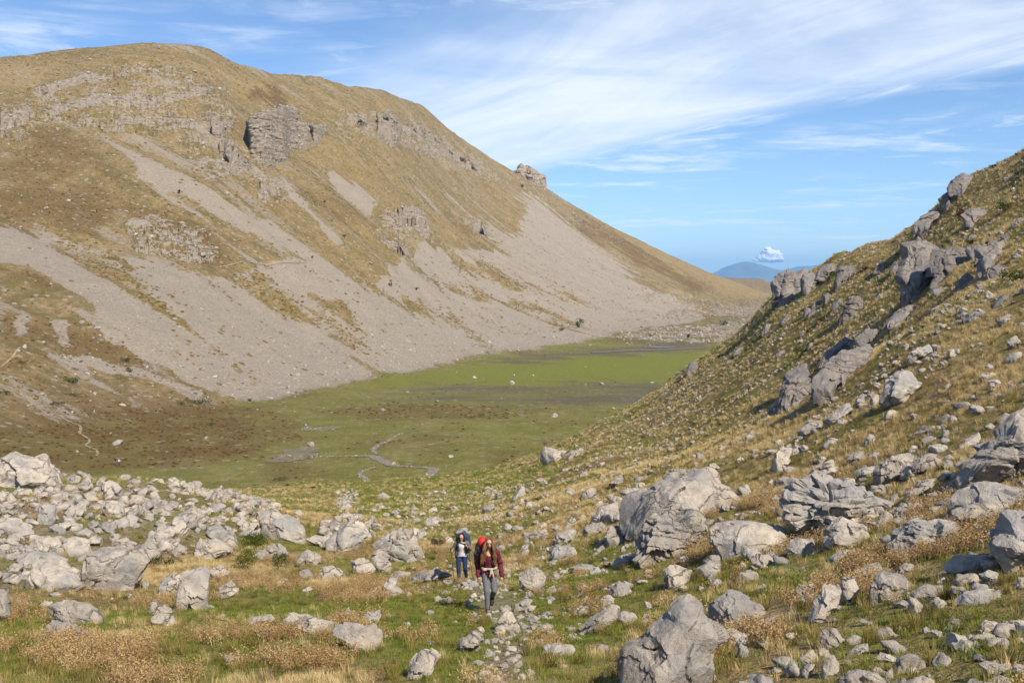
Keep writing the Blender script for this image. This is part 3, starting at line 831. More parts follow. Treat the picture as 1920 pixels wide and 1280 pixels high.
# ================================================================== ROCK
def limestone(name, tint=(1, 1, 1), dark=1.0):
    mt, n = new_mat(name)
    tc_ = n.n('ShaderNodeTexCoord')
    oi = n.n('ShaderNodeObjectInfo')
    geo = n.n('ShaderNodeNewGeometry')
    P = n.n('ShaderNodeVectorMath', operation='ADD', ins={0: geo.outputs['Position'], 1: oi.outputs['Location']}).outputs[0]
    nA = n.noise(P, 0.7, 6, 0.62, 0.3)
    nB = n.noise(P, 3.2, 7, 0.68, 0.5)
    nC = n.noise(P, 22.0, 5, 0.7)
    t = lambda c, k=1.0: tuple(a * b * dark * k for a, b in zip(c, tint))
    base = n.ramp(nB, [(0.25, t((0.12, 0.105, 0.09))), (0.42, t((0.28, 0.252, 0.222))), (0.56, t((0.37, 0.338, 0.30))), (0.75, t((0.50, 0.462, 0.42)))])
    warm = n.mix(n.smooth(nA, 0.45, 0.7, 0, 0.55), base, t((0.40, 0.345, 0.285)))
    grey = n.mix(n.smooth(nA, 0.52, 0.36, 0, 0.7), warm, t((0.22, 0.222, 0.23)))
    # lichen crusts and weathering pits
    lich = n.math('MULTIPLY', n.smooth(n.vor(P, 7.0), 0.32, 0.16), n.smooth(nB, 0.5, 0.62))
    grey = n.mix(n.math('MULTIPLY', lich, 0.55), grey, t((0.15, 0.142, 0.13)))
    pits = n.smooth(nC, 0.36, 0.24)
    grey = n.mix(n.math('MULTIPLY', pits, 0.5), grey, t((0.14, 0.125, 0.11)))
    # joints: thin weathered cracks along warped cells
    wp = n.n('ShaderNodeVectorMath', operation='MULTIPLY_ADD', ins={0: n.noise(P, 1.3, 4, 0.6, out='Color'), 1: (0.9, 0.9, 0.9), 2: P}).outputs[0]
    cr = n.vor(n.mapping(wp, scale=(0.8, 0.8, 1.7), rot=(0.35, 0.2, 0.4)), 0.8, feature='DISTANCE_TO_EDGE')
    crk = n.math('MULTIPLY', n.smooth(cr, 0.028, 0.006), n.smooth(nA, 0.43, 0.56))
    grey = n.mix(n.math('MULTIPLY', crk, 0.65), grey, t((0.07, 0.062, 0.055)))
    var = n.smooth(oi.outputs['Random'], 0, 1, 0.86, 1.12)
    hsv = n.n('ShaderNodeHueSaturation', ins={'Color': grey, 'Value': var, 'Saturation': 1.0})
    h = n.math('ADD', n.math('MULTIPLY', nB, 0.7), n.math('MULTIPLY', nC, 0.22))
    h = n.math('SUBTRACT', h, n.math('MULTIPLY', crk, 0.55))
    finish(n, hsv.outputs[0], 0.88, bump=h, bump_strength=0.8, bump_dist=0.16, spec=0.15)
    return mt


M_ROCK = limestone('pale_limestone', (0.98, 0.99, 0.99), 1.04)
M_CRAG_SHADED = limestone('shaded_crag_limestone', (0.92, 0.93, 0.98), 0.62)  # same limestone, darker and bluer: shade on the spur crags put into the colour

_ico = {}


def ico(sub_):
    if sub_ not in _ico:
        bm = bmesh.new()
        bmesh.ops.create_icosphere(bm, subdivisions=sub_, radius=1.0)
        v = np.array([tuple(q.co) for q in bm.verts]); f = np.array([[q.index for q in p.verts] for p in bm.faces], np.int32)
        bm.free()
        _ico[sub_] = (v / np.linalg.norm(v, axis=1)[:, None], f)
    return _ico[sub_]


def rock_detail(V, size, rng, rough=1.0, strata=0.0, bed_dir=(0.25, 0.1, 1.0)):
    """fracture relief on a rock surface, V in metres, along the outward direction"""
    c = V.mean(0)
    d = V - c
    L = np.linalg.norm(d, axis=1)[:, None] + 1e-9
    d = d / L
    o = rng.uniform(-50, 50, 3)
    s = size
    p = V / s + o
    n1 = fbm(p[:, 0] * 1.6, p[:, 1] * 1.6, p[:, 2] * 1.6, oct=2, seed=1)
    n2 = fbm(p[:, 0] * 4, p[:, 1] * 4, p[:, 2] * 4, oct=3, gain=0.55, seed=2, ridged=True)
    n3 = fbm(p[:, 0] * 13, p[:, 1] * 13, p[:, 2] * 13, oct=2, seed=3)
    amt = s * rough * (0.035 * n1 + 0.03 * n2 + 0.012 * n3)
    # angular spalls: cells that each step in or out with a slanted face of their own
    K = 26
    ext = V.max(0) - V.min(0)
    cen = V.min(0) + rng.uniform(0, 1, (K, 3)) * ext
    pw = V + 0.10 * s * np.stack([fbm(p[:, 0] * 3 + k * 7, p[:, 1] * 3, p[:, 2] * 3, oct=2, seed=9) for k in range(3)], -1)
    dd = ((pw[:, None, :] - cen[None]) ** 2).sum(-1)
    near_ = dd.argmin(1)
    tilt = rng.normal(size=(K, 3)) * 0.23
    step = rng.uniform(-0.055, 0.04, K) * s
    amt = amt + rough * (step[near_] + ((V - cen[near_]) * tilt[near_]).sum(1) * 0.55)
    if strata > 0:
        b = np.array(bed_dir) / np.linalg.norm(bed_dir)
        q = (V @ b) / (s * 0.17) + 0.8 * n1
        sw = q - np.floor(q)
        amt = amt + s * strata * 0.07 * (sstep(0.0, 0.25, sw) - sstep(0.75, 1.0, sw) - 0.5)
        cut = fbm(p[:, 0] * 2.6, p[:, 1] * 2.6, p[:, 2] * 0.5, oct=2, seed=4)
        amt = amt - s * strata * 0.10 * sstep(0.16, 0.0, np.abs(cut))
        # courses of blocks: every block stands in or out by itself, open joints between
        hz = V[:, 2] / (s * 0.105) + 0.35 * n1 + 0.15 * V[:, 0] / s
        iz = np.floor(hz); fz_ = hz - iz
        wx_ = V[:, 0] / (s * 0.13) + 0.37 * iz + 0.5 * n1
        ix = np.floor(wx_); fx_ = wx_ - ix
        rnd_ = _hash(ix, iz, np.zeros_like(ix), 77) / 16777215.0
        joint = np.minimum(np.minimum(fz_, 1 - fz_) * 1.0, np.minimum(fx_, 1 - fx_) * 1.3)
        out_ = s * strata * (0.10 * (rnd_ - 0.5) + 0.05 * (_hash(iz, iz, np.zeros_like(ix), 78) / 16777215.0 - 0.5) - 0.025 * sstep(0.14, 0.0, joint))
        V = V.copy(); V[:, 1] -= out_ * sstep(0.25, -0.25, d[:, 1])
    return V + d * amt[:, None]


def facet(V, rng, count, lo=0.72, hi=0.95, front=True):
    """break planes: flatten the mass against random planes"""
    for k in range(count):
        nrm = rng.normal(size=3)
        if front:
            nrm[1] = -abs(nrm[1]) * 1.3 - 0.25
            if k % 3 == 0:
                nrm[2] = abs(nrm[2]) + 0.4
        nrm /= np.linalg.norm(nrm)
        dist = V @ nrm
        h = dist.max() * rng.uniform(lo, hi)
        over = np.maximum(dist - h, 0)
        V = V - nrm * (over * 0.97)[:, None]
    return V


def outline_rock(outline, depth, sub_=4, thick=0.8, seed=0, planes=13, rough=1.0, strata=0.0, sink=0.16, box=0.72, lean=0.32):
    """rock whose face has the given outline (photo pixels), a full body of its own depth behind it"""
    rng = np.random.default_rng(seed)
    P = np.array(outline, float)
    x0, x1 = P[:, 0].min(), P[:, 0].max(); y0, y1 = P[:, 1].min(), P[:, 1].max()
    wpx_, hpx_ = x1 - x0, y1 - y0
    m_per = depth / F
    hd = 0.5 * thick * math.sqrt(wpx_ * max(hpx_, 0.45 * wpx_)) * m_per
    dc = depth + hd * 0.55
    cx, cy = 0.5 * (P[:, 0].mean() + 0.5 * (x0 + x1)), 0.5 * (P[:, 1].mean() + 0.5 * (y0 + y1))
    W = np.array([ppoint(a, b, dc) for a, b in P])
    ctr = ppoint(cx, cy, dc)
    q = W[:, [0, 2]] - ctr[[0, 2]]
    # radius of the outline in every direction
    th = np.linspace(-math.pi, math.pi, 361)
    R = np.zeros_like(th)
    dxy = np.stack([np.cos(th), np.sin(th)], -1)
    for i in range(len(q)):
        a = q[i]; b = q[(i + 1) % len(q)] - a
        den = dxy[:, 0] * b[1] - dxy[:, 1] * b[0]
        den = np.where(np.abs(den) < 1e-9, 1e-9, den)
        tt = (a[0] * b[1] - a[1] * b[0]) / den
        uu = (a[0] * dxy[:, 1] - a[1] * dxy[:, 0]) / den
        ok = (tt > 0) & (uu >= -1e-6) & (uu <= 1 + 1e-6)
        R = np.where(ok, np.maximum(R, tt), R)
    R = np.where(R <= 0, np.median(R[R > 0]), R)
    v, f = ico(sub_)
    rho = np.hypot(v[:, 0], v[:, 2])
    ang = np.arctan2(v[:, 2], v[:, 0])
    rad = np.interp(ang, th, R) * rho ** box
    V = np.stack([np.cos(ang) * rad, np.sign(v[:, 1]) * np.abs(v[:, 1]) ** 0.8 * hd, np.sin(ang) * rad], -1)
    size = math.sqrt(wpx_ * hpx_) * m_per
    V = facet(V, rng, planes, 0.64, 0.95)
    V = rock_detail(V, size, rng, rough, strata)
    zmin = V[:, 2].min()
    low = sstep(0.45, 0.0, (V[:, 2] - zmin) / (V[:, 2].max() - zmin))
    V[:, 2] -= low * sink * size
    V[:, 1] += low * (0.12 if lean < 0.6 else -0.06) * size
    V[:, 2] += 0.02 * size
    if lean:
        # mass set back into the slope it belongs to, foot in front
        Wd = V + ctr
        back = np.maximum(V[:, 2] - np.percentile(V[:, 2], 8), 0) * lean
        Wd = Wd * (1 + back / Wd[:, 1])[:, None]
        V = Wd - ctr
    me_ = bpy.data.meshes.new('rock')
    fill_mesh(me_, V, f)
    if sub_ >= 5:
        me_.set_sharp_from_angle(angle=math.radians(38))
    return me_, Vector(ctr), size


ROCKS = []          # (object, screen size)


def place_outline(outline, name='boulder', label=None, cat='boulder', group=None, mat=None, **kw):
    P = np.array(outline, float)
    cx = 0.5 * (P[:, 0].min() + P[:, 0].max())
    by = P[:, 1].max() - 0.06 * (P[:, 1].max() - P[:, 1].min())
    h_ = None
    for dy_ in (0, 6, 14, 25, 40):
        h_ = hit(min(max(cx, -55), 1975), min(by + dy_, 1320), kw.get('which', 'AB'))
        if h_ is not None:
            break
    kw.pop('which', None)
    depth = (kw.pop('depth', None) or h_[0].y) * kw.pop('pull', 1.0)
    wpx_ = P[:, 0].max() - P[:, 0].min()
    sub_ = kw.pop('sub_', 6 if wpx_ > 100 else 5 if wpx_ > 34 else 4)
    me_, ctr, size = outline_rock(outline, depth, sub_=sub_, **kw)
    o = link(name, me_, mat or M_ROCK)
    o.location = ctr
    tag(o, label, cat, group)
    ROCKS.append((o, wpx_))
    return o


def C_(ox, oy, sc, pts):
    return [(ox + x / sc, oy + y / sc) for x, y in pts]

# ---- boulders one can tell apart, outlines read off the photograph, each standing on the terrain at its own distance
G_R = 'boulders on the right hand slope'
G_L = 'boulders of the left rubble field'
G_C = 'boulders along the footpath'
G_O = 'rock outcrops on the hillside spur'
rows_ = []


def add(ox, oy, sc, group, items):
    for it in items:
        pts, label = it[0], it[1]
        kw = it[2] if len(it) > 2 else {}
        rows_.append((C_(ox, oy, sc, pts), label, group, kw))


K53 = 1920 / 360
add(1140, 860, K53, G_R, [
    ([(80, 520), (150, 430), (300, 390), (460, 330), (540, 270), (720, 210), (900, 150), (1030, 120), (1130, 150), (1200, 220), (1260, 350), (1340, 450), (1380, 560), (1250, 600), (1100, 600), (900, 640), (700, 660), (420, 640), (220, 640), (100, 690)],
     'huge sloping limestone slab with a cracked peak, largest rock right of the hikers', dict(planes=8, thick=0.9)),
    ([(330, 740), (400, 650), (560, 540), (780, 470), (900, 570), (905, 720), (890, 880), (700, 950), (480, 1040), (380, 1000), (320, 860)],
     'craggy fissured block in front of the huge sloping slab', dict(strata=0.6, planes=6, rough=1.3)),
    ([(1020, 720), (1080, 660), (1250, 650), (1420, 640), (1600, 680), (1740, 720), (1775, 790), (1700, 860), (1500, 920), (1300, 930), (1120, 960), (1040, 850)],
     'smooth rounded pale block lying right of the fissured block', dict(planes=5, rough=0.6)),
    ([(545, 1140), (620, 1070), (740, 1090), (840, 1120), (800, 1200), (760, 1290), (580, 1290)], 'squat blocky rock among brown weeds below the huge slab'),
    ([(900, 1100), (1050, 1030), (1180, 1070), (1160, 1130), (1000, 1170), (920, 1160)], None), ([(1430, 1010), (1500, 960), (1650, 960), (1690, 1020), (1600, 1090), (1450, 1050)], None),
    ([(1320, 1160), (1430, 1110), (1550, 1200), (1480, 1240), (1340, 1240)], None), ([(1290, 1080), (1350, 1030), (1400, 1060), (1380, 1110), (1300, 1110)], None),
    ([(1030, 1250), (1100, 1190), (1160, 1240), (1140, 1290), (1040, 1290)], None), ([(990, 1190), (1060, 1130), (1120, 1160), (1060, 1200)], None),
    ([(1450, 370), (1440, 330), (1500, 380), (1460, 420), (1370, 420)], None), ([(1600, 430), (1680, 360), (1730, 400), (1740, 450), (1640, 460)], None)])
add(1440, 880, 4, G_R, [
    ([(85, 150), (240, 112), (420, 112), (600, 118), (780, 165), (880, 250), (935, 370), (880, 430), (760, 460), (600, 480), (440, 490), (340, 430), (140, 410), (120, 280)],
     'wide layered boulder with a flat cracked top on the right slope', dict(strata=0.9, planes=6)),
    ([(450, 560), (460, 480), (550, 360), (640, 390), (740, 440), (770, 500), (700, 560), (560, 600)], 'angular bright block leaning on the wide layered boulder'),
    ([(1350, 330), (1440, 190), (1600, 130), (1800, 125), (1920, 170), (2050, 260), (1900, 290), (1700, 290), (1400, 340)], 'long domed grey rock behind the right edge boulders', dict(rough=0.8)),
    ([(920, 490), (1100, 400), (1300, 395), (1480, 460), (1500, 510), (1360, 580), (1180, 600), (1060, 610), (940, 620)], 'knobbly low boulder with scooped front on the right slope', dict(rough=1.5, strata=0.4)),
    ([(1395, 310), (1560, 270), (1760, 255), (1780, 310), (1690, 380), (1560, 400), (1400, 350)], 'pale wedge of rock above the knobbly low boulder'),
    ([(1680, 540), (1790, 470), (1790, 360), (1860, 310), (1960, 290), (2100, 400), (2100, 800), (1850, 810), (1800, 740), (1700, 640)], 'tall dark grey boulder cut off by the right edge', dict(rough=1.2)),
    ([(145, 570), (220, 520), (340, 520), (385, 590), (360, 660), (200, 670), (140, 630)], 'jagged small boulder left of the wide layered boulder'),
    ([(425, 690), (560, 610), (660, 600), (650, 650), (520, 690)], None), ([(640, 780), (720, 740), (850, 700), (870, 760), (790, 810)], None),
    ([(295, 1100), (320, 1030), (410, 940), (430, 870), (510, 840), (560, 880), (540, 1010), (430, 1080), (410, 1150), (350, 1160)], 'leaning split slab, larger left half of the cracked pair', dict(thick=0.5)),
    ([(540, 1020), (560, 880), (550, 830), (580, 795), (650, 800), (660, 880), (665, 990), (600, 1030)], 'upright split slab, right half of the cracked pair', dict(thick=0.6)),
    ([(770, 920), (800, 850), (880, 775), (1000, 800), (1080, 850), (1100, 920), (1060, 980), (900, 1000), (790, 1000)], 'rounded dome shaped boulder right of the split slabs'),
    ([(1080, 930), (1180, 880), (1330, 870), (1345, 900), (1270, 960), (1100, 980)], 'flat topped rock beside the rounded dome boulder'),
    ([(1380, 1005), (1500, 940), (1640, 905), (1810, 920), (1790, 1000), (1600, 1010), (1430, 1015)], 'long smooth slab lying in grass near the right edge', dict(rough=0.6)),
    ([(935, 680), (980, 625), (1040, 660), (1030, 700), (950, 715)], None),
    ([(1320, 730), (1440, 655), (1620, 640), (1690, 700), (1660, 760), (1500, 790), (1380, 770)], 'blue grey creased rock left of the tall dark boulder'), ([(1600, 800), (1680, 740), (1740, 780), (1690, 870), (1640, 860)], None),
    ([(935, 385), (1000, 360), (1080, 370), (1060, 410), (950, 415)], None), ([(920, 330), (1030, 265), (1200, 310), (1190, 350), (980, 355)], None),
    ([(1215, 290), (1300, 250), (1360, 260), (1340, 320), (1230, 320)], None), ([(1010, 210), (1100, 150), (1280, 70), (1290, 95), (1180, 155), (1050, 220)], None, dict(thick=0.5)),
    ([(55, 310), (80, 280), (125, 290), (125, 350), (80, 340)], None), ([(10, 240), (60, 190), (95, 230), (80, 260), (20, 260)], None), ([(1270, 850), (1320, 810), (1350, 830), (1310, 870)], None),
    ([(170, 940), (240, 870), (330, 890), (350, 930), (230, 960)], None), ([(230, 980), (340, 925), (370, 970), (280, 1000)], None), ([(1845, 850), (1920, 810), (1990, 860), (1900, 900)], None)])
add(1400, 620, 1920 / 520, G_R, [
    ([(930, 480), (1000, 330), (1060, 290), (1110, 280), (1160, 285), (1210, 380), (1140, 430), (1040, 490), (980, 520)], 'dark cleft boulder standing alone high on the golden slope', dict(strata=0.3)),
    ([(890, 1000), (940, 930), (1020, 870), (1200, 835), (1180, 900), (1130, 970), (1000, 1050), (900, 1055)], 'long tilted grey boulder above the wide layered boulder'),
    ([(1160, 920), (1270, 845), (1350, 880), (1360, 920), (1250, 950), (1160, 980)], 'bright topped rock right of the long tilted boulder'),
    ([(740, 980), (830, 940), (920, 935), (890, 1000), (780, 1020)], None), ([(160, 970), (190, 880), (270, 800), (330, 820), (290, 900), (240, 980)], 'upright dark rock on the golden slope above the huge slab'),
    ([(360, 700), (430, 630), (530, 620), (550, 670), (440, 705), (380, 725)], None), ([(690, 900), (750, 830), (810, 840), (820, 890), (740, 930)], None),
    ([(390, 1050), (470, 960), (620, 880), (650, 930), (560, 1000), (480, 1060)], None), ([(750, 480), (800, 440), (860, 450), (850, 490), (780, 500)], None),
    ([(1085, 210), (1130, 150), (1300, 80), (1330, 100), (1220, 180), (1110, 220)], 'narrow pale slab lying high on the golden slope', dict(thick=0.5)),
    ([(1800, 80), (1860, 35), (1910, 60), (1900, 110), (1830, 130)], None), ([(540, 620), (640, 560), (720, 500), (740, 540), (640, 610), (560, 640)], None),
    ([(1430, 970), (1560, 920), (1700, 830), (1860, 700), (1950, 620), (2100, 600), (2100, 1100), (1560, 1060)], 'broad rough rock bank rising at the right edge', dict(rough=1.3, strata=0.4)),
    ([(1250, 800), (1330, 785), (1410, 800), (1400, 850), (1260, 840)], None), ([(1490, 790), (1620, 700), (1625, 740), (1540, 800)], None), ([(530, 800), (580, 740), (640, 750), (640, 790), (560, 810)], None),
    ([(1790, 200), (1850, 150), (1915, 150), (1900, 190), (1820, 220)], None), ([(1610, 320), (1650, 285), (1740, 295), (1730, 335), (1640, 340)], None), ([(1360, 400), (1390, 370), (1420, 375), (1410, 400)], None),
    ([(1720, 630), (1790, 575), (1840, 565), (1830, 610), (1760, 635)], None), ([(1860, 660), (1870, 570), (1930, 530), (1960, 620), (1900, 660)], None), ([(1200, 760), (1290, 725), (1310, 760), (1240, 790)], None),
    ([(800, 790), (850, 725), (910, 720), (880, 770), (820, 800)], None), ([(1345, 730), (1370, 680), (1400, 695), (1390, 740)], None), ([(1110, 840), (1150, 790), (1190, 800), (1160, 845)], None),
    ([(1640, 670), (1690, 640), (1720, 660), (1700, 690)], None), ([(850, 490), (880, 440), (915, 440), (915, 520), (880, 535)], None), ([(420, 370), (440, 345), (450, 370), (440, 380)], None),
    ([(1160, 1080), (1250, 1035), (1340, 1020), (1330, 1050), (1200, 1085)], None), ([(830, 890), (890, 835), (930, 850), (890, 900)], None)])
add(1160, 1100, K53, G_R, [
    ([(45, 960), (60, 800), (80, 660), (180, 590), (330, 440), (520, 300), (620, 190), (720, 140), (800, 165), (850, 230), (930, 350), (1010, 450), (1040, 540), (960, 620), (900, 760), (860, 900), (840, 1100), (400, 1150), (45, 1150)],
     'big peaked boulder in the foreground at the bottom edge', dict(planes=8, rough=0.85)),
    ([(900, 250), (990, 160), (1080, 80), (1150, 65), (1250, 95), (1330, 150), (1450, 210), (1505, 265), (1400, 290), (1200, 360), (1040, 370), (960, 330)], 'ridged pale boulder right behind the big peaked boulder'),
    ([(1060, 490), (1110, 420), (1200, 450), (1310, 510), (1220, 590), (1110, 600)], None), ([(1320, 420), (1420, 340), (1530, 310), (1620, 350), (1660, 440), (1500, 470), (1340, 470)], None),
    ([(1580, 600), (1630, 570), (1690, 590), (1640, 612)], None), ([(1410, 570), (1460, 525), (1530, 570), (1470, 620)], None), ([(850, 240), (880, 210), (915, 225), (890, 250)], None)])
add(1480, 1080, 1920 / 440, G_R, [
    ([(245, 560), (280, 450), (390, 440), (460, 540), (380, 590), (280, 590)], 'dark rounded rock beside a brown weed bush lower right'), ([(240, 840), (290, 700), (380, 660), (415, 700), (400, 780), (300, 840)], 'tilted grey rock low in the right foreground'),
    ([(410, 870), (490, 790), (560, 765), (690, 800), (700, 873), (700, 940), (420, 940)], 'rough topped boulder cut by the bottom edge right of centre'), ([(1560, 740), (1620, 710), (1760, 740), (1890, 740), (1900, 770), (1700, 830), (1600, 840)], 'smooth grey rock in the bottom right corner'),
    ([(1630, 870), (1720, 815), (1820, 840), (1850, 930), (1640, 930)], None), ([(1565, 400), (1640, 365), (1730, 390), (1690, 440), (1580, 465)], None), ([(720, 670), (760, 630), (850, 660), (905, 695), (800, 710), (730, 690)], None),
    ([(775, 850), (790, 790), (850, 750), (850, 830), (800, 860)], None), ([(955, 770), (1000, 740), (1055, 750), (1050, 800), (980, 810)], None), ([(460, 640), (560, 580), (680, 550), (670, 600), (560, 650)], None),
    ([(700, 470), (760, 440), (800, 490), (930, 480), (900, 510), (720, 505)], None), ([(1080, 440), (1120, 415), (1165, 430), (1150, 465), (1090, 460)], None), ([(1320, 545), (1370, 520), (1405, 540), (1390, 565)], None),
    ([(1500, 580), (1560, 550), (1640, 570), (1580, 600)], None), ([(1840, 520), (1890, 500), (1940, 530), (1880, 560)], None), ([(1800, 610), (1840, 580), (1890, 610), (1840, 630)], None), ([(570, 370), (600, 350), (690, 380), (680, 410), (600, 390)], None),
    ([(860, 430), (910, 408), (960, 425), (920, 450)], None), ([(1090, 820), (1140, 800), (1170, 820), (1120, 840)], None), ([(440, 690), (490, 680), (530, 730), (480, 730)], None)])
add(0, 1000, 1829 / 400, G_L, [
    ([(630, 380), (740, 290), (760, 180), (880, 140), (1020, 145), (1200, 170), (1260, 260), (1200, 390), (1080, 500), (900, 530), (820, 520), (720, 470)], 'large smooth tilted boulder at the foot of the rubble', dict(planes=9, rough=0.6)),
    ([(210, 400), (250, 300), (340, 265), (480, 300), (620, 390), (730, 470), (700, 510), (560, 500), (440, 480), (300, 465), (230, 440)], 'low smooth slab left of the large tilted boulder', dict(rough=0.6)),
    ([(380, 680), (410, 620), (600, 590), (740, 630), (830, 690), (895, 800), (700, 800), (560, 760), (440, 720)], 'flat grooved slab resting on another rock in the left foreground', dict(strata=0.4, rough=0.7)),
    ([(365, 860), (430, 760), (600, 790), (720, 850), (765, 890), (700, 915), (540, 905), (400, 910)], 'rough rock underneath the flat grooved slab'),
    ([(1500, 620), (1540, 420), (1600, 280), (1670, 190), (1740, 230), (1785, 340), (1775, 500), (1770, 640), (1740, 690), (1690, 680), (1640, 590), (1590, 650)], 'tall standing rock with two legs, left of centre', dict(thick=0.6, rough=0.8)),
    ([(1340, 420), (1500, 330), (1560, 380), (1500, 520), (1350, 530)], None), ([(1230, 690), (1310, 590), (1400, 620), (1480, 670), (1430, 690), (1300, 700)], None), ([(1270, 750), (1340, 690), (1480, 710), (1520, 800), (1450, 780), (1340, 750)], None),
    ([(0, 480), (45, 465), (65, 700), (50, 740), (-60, 780), (-60, 480)], 'pale rock cut off by the left edge in the foreground'), ([(110, 600), (170, 560), (250, 600), (220, 635), (130, 630)], None), ([(310, 640), (380, 580), (460, 590), (400, 625)], None),
    ([(130, 300), (160, 200), (260, 165), (430, 180), (540, 240), (600, 300), (480, 310), (330, 310)], 'arched slab behind the low smooth slab'), ([(510, 190), (540, 50), (640, 30), (750, 60), (760, 190), (700, 210)], 'square block with straight sides in the rubble field'),
    ([(1120, 160), (1260, 80), (1360, 180), (1290, 220), (1180, 190)], None), ([(1460, 150), (1520, 90), (1590, 130), (1580, 210), (1480, 220)], None), ([(1650, 200), (1700, 60), (1780, 60), (1830, 140), (1829, 220), (1720, 220)], 'dark pointed block above the standing rock'),
    ([(30, 400), (120, 340), (170, 400), (150, 440), (30, 440)], None), ([(0, 200), (60, 150), (200, 130), (240, 180), (120, 220), (20, 240)], None), ([(240, 140), (290, 60), (400, 30), (500, 70), (520, 160), (400, 190)], None),
    ([(400, 520), (470, 505), (530, 525), (480, 545)], None), ([(1190, 450), (1240, 410), (1280, 430), (1270, 470)], None), ([(1060, 540), (1090, 510), (1130, 525), (1110, 555)], None)])
add(0, 840, K53, G_L, [
    ([(-140, 60), (0, 40), (150, 75), (340, 90), (410, 50), (460, 75), (500, 200), (560, 280), (590, 400), (560, 500), (450, 560), (300, 600), (50, 580), (-140, 600)], 'huge pale boulder at the left edge, highest of the rubble field', dict(planes=7, rough=1.1, depth=55)),
    ([(80, 520), (150, 430), (280, 420), (340, 480), (320, 580), (200, 590)], None, dict(depth=52)), ([(350, 610), (460, 560), (540, 580), (560, 720), (500, 780), (390, 740)], 'upright block below the huge left edge boulder'),
    ([(620, 660), (760, 550), (850, 560), (860, 640), (760, 720), (680, 720)], 'egg shaped pale boulder in the rubble field'), ([(960, 390), (1080, 330), (1160, 360), (1240, 460), (1200, 520), (1090, 500), (990, 470)], 'domed boulder on the skyline edge of the rubble field'),
    ([(1000, 640), (1060, 540), (1150, 520), (1230, 590), (1220, 700), (1150, 690)], 'rounded boulder in the middle of the rubble field'), ([(1260, 340), (1340, 300), (1400, 310), (1420, 360), (1300, 365)], None), ([(1240, 480), (1340, 470), (1440, 500), (1430, 550), (1300, 550)], None),
    ([(490, 800), (560, 760), (650, 820), (640, 860), (530, 850)], None), ([(770, 850), (860, 800), (940, 850), (900, 890)], None), ([(1240, 700), (1300, 640), (1370, 700), (1350, 800), (1250, 780)], None), ([(1700, 830), (1820, 710), (1860, 800), (1780, 900)], None),
    ([(1450, 850), (1600, 820), (1700, 900), (1580, 1010), (1480, 960)], None), ([(1480, 480), (1540, 430), (1600, 500), (1560, 530), (1490, 520)], None), ([(860, 450), (920, 420), (960, 460), (900, 500)], None), ([(0, 720), (200, 720), (350, 850), (200, 880), (-60, 870)], None),
    ([(1310, 1010), (1480, 930), (1600, 1070), (1450, 1110)], None), ([(590, 440), (650, 370), (740, 380), (780, 440), (660, 480)], None), ([(770, 400), (860, 370), (930, 400), (880, 430)], None), ([(620, 590), (690, 540), (740, 570), (690, 610)], None),
    ([(1380, 560), (1480, 530), (1540, 580), (1450, 640)], None), ([(1600, 590), (1680, 560), (1760, 630), (1650, 650)], None), ([(1580, 720), (1620, 680), (1660, 710), (1640, 760)], None), ([(920, 820), (990, 790), (1040, 850), (960, 860)], None)])
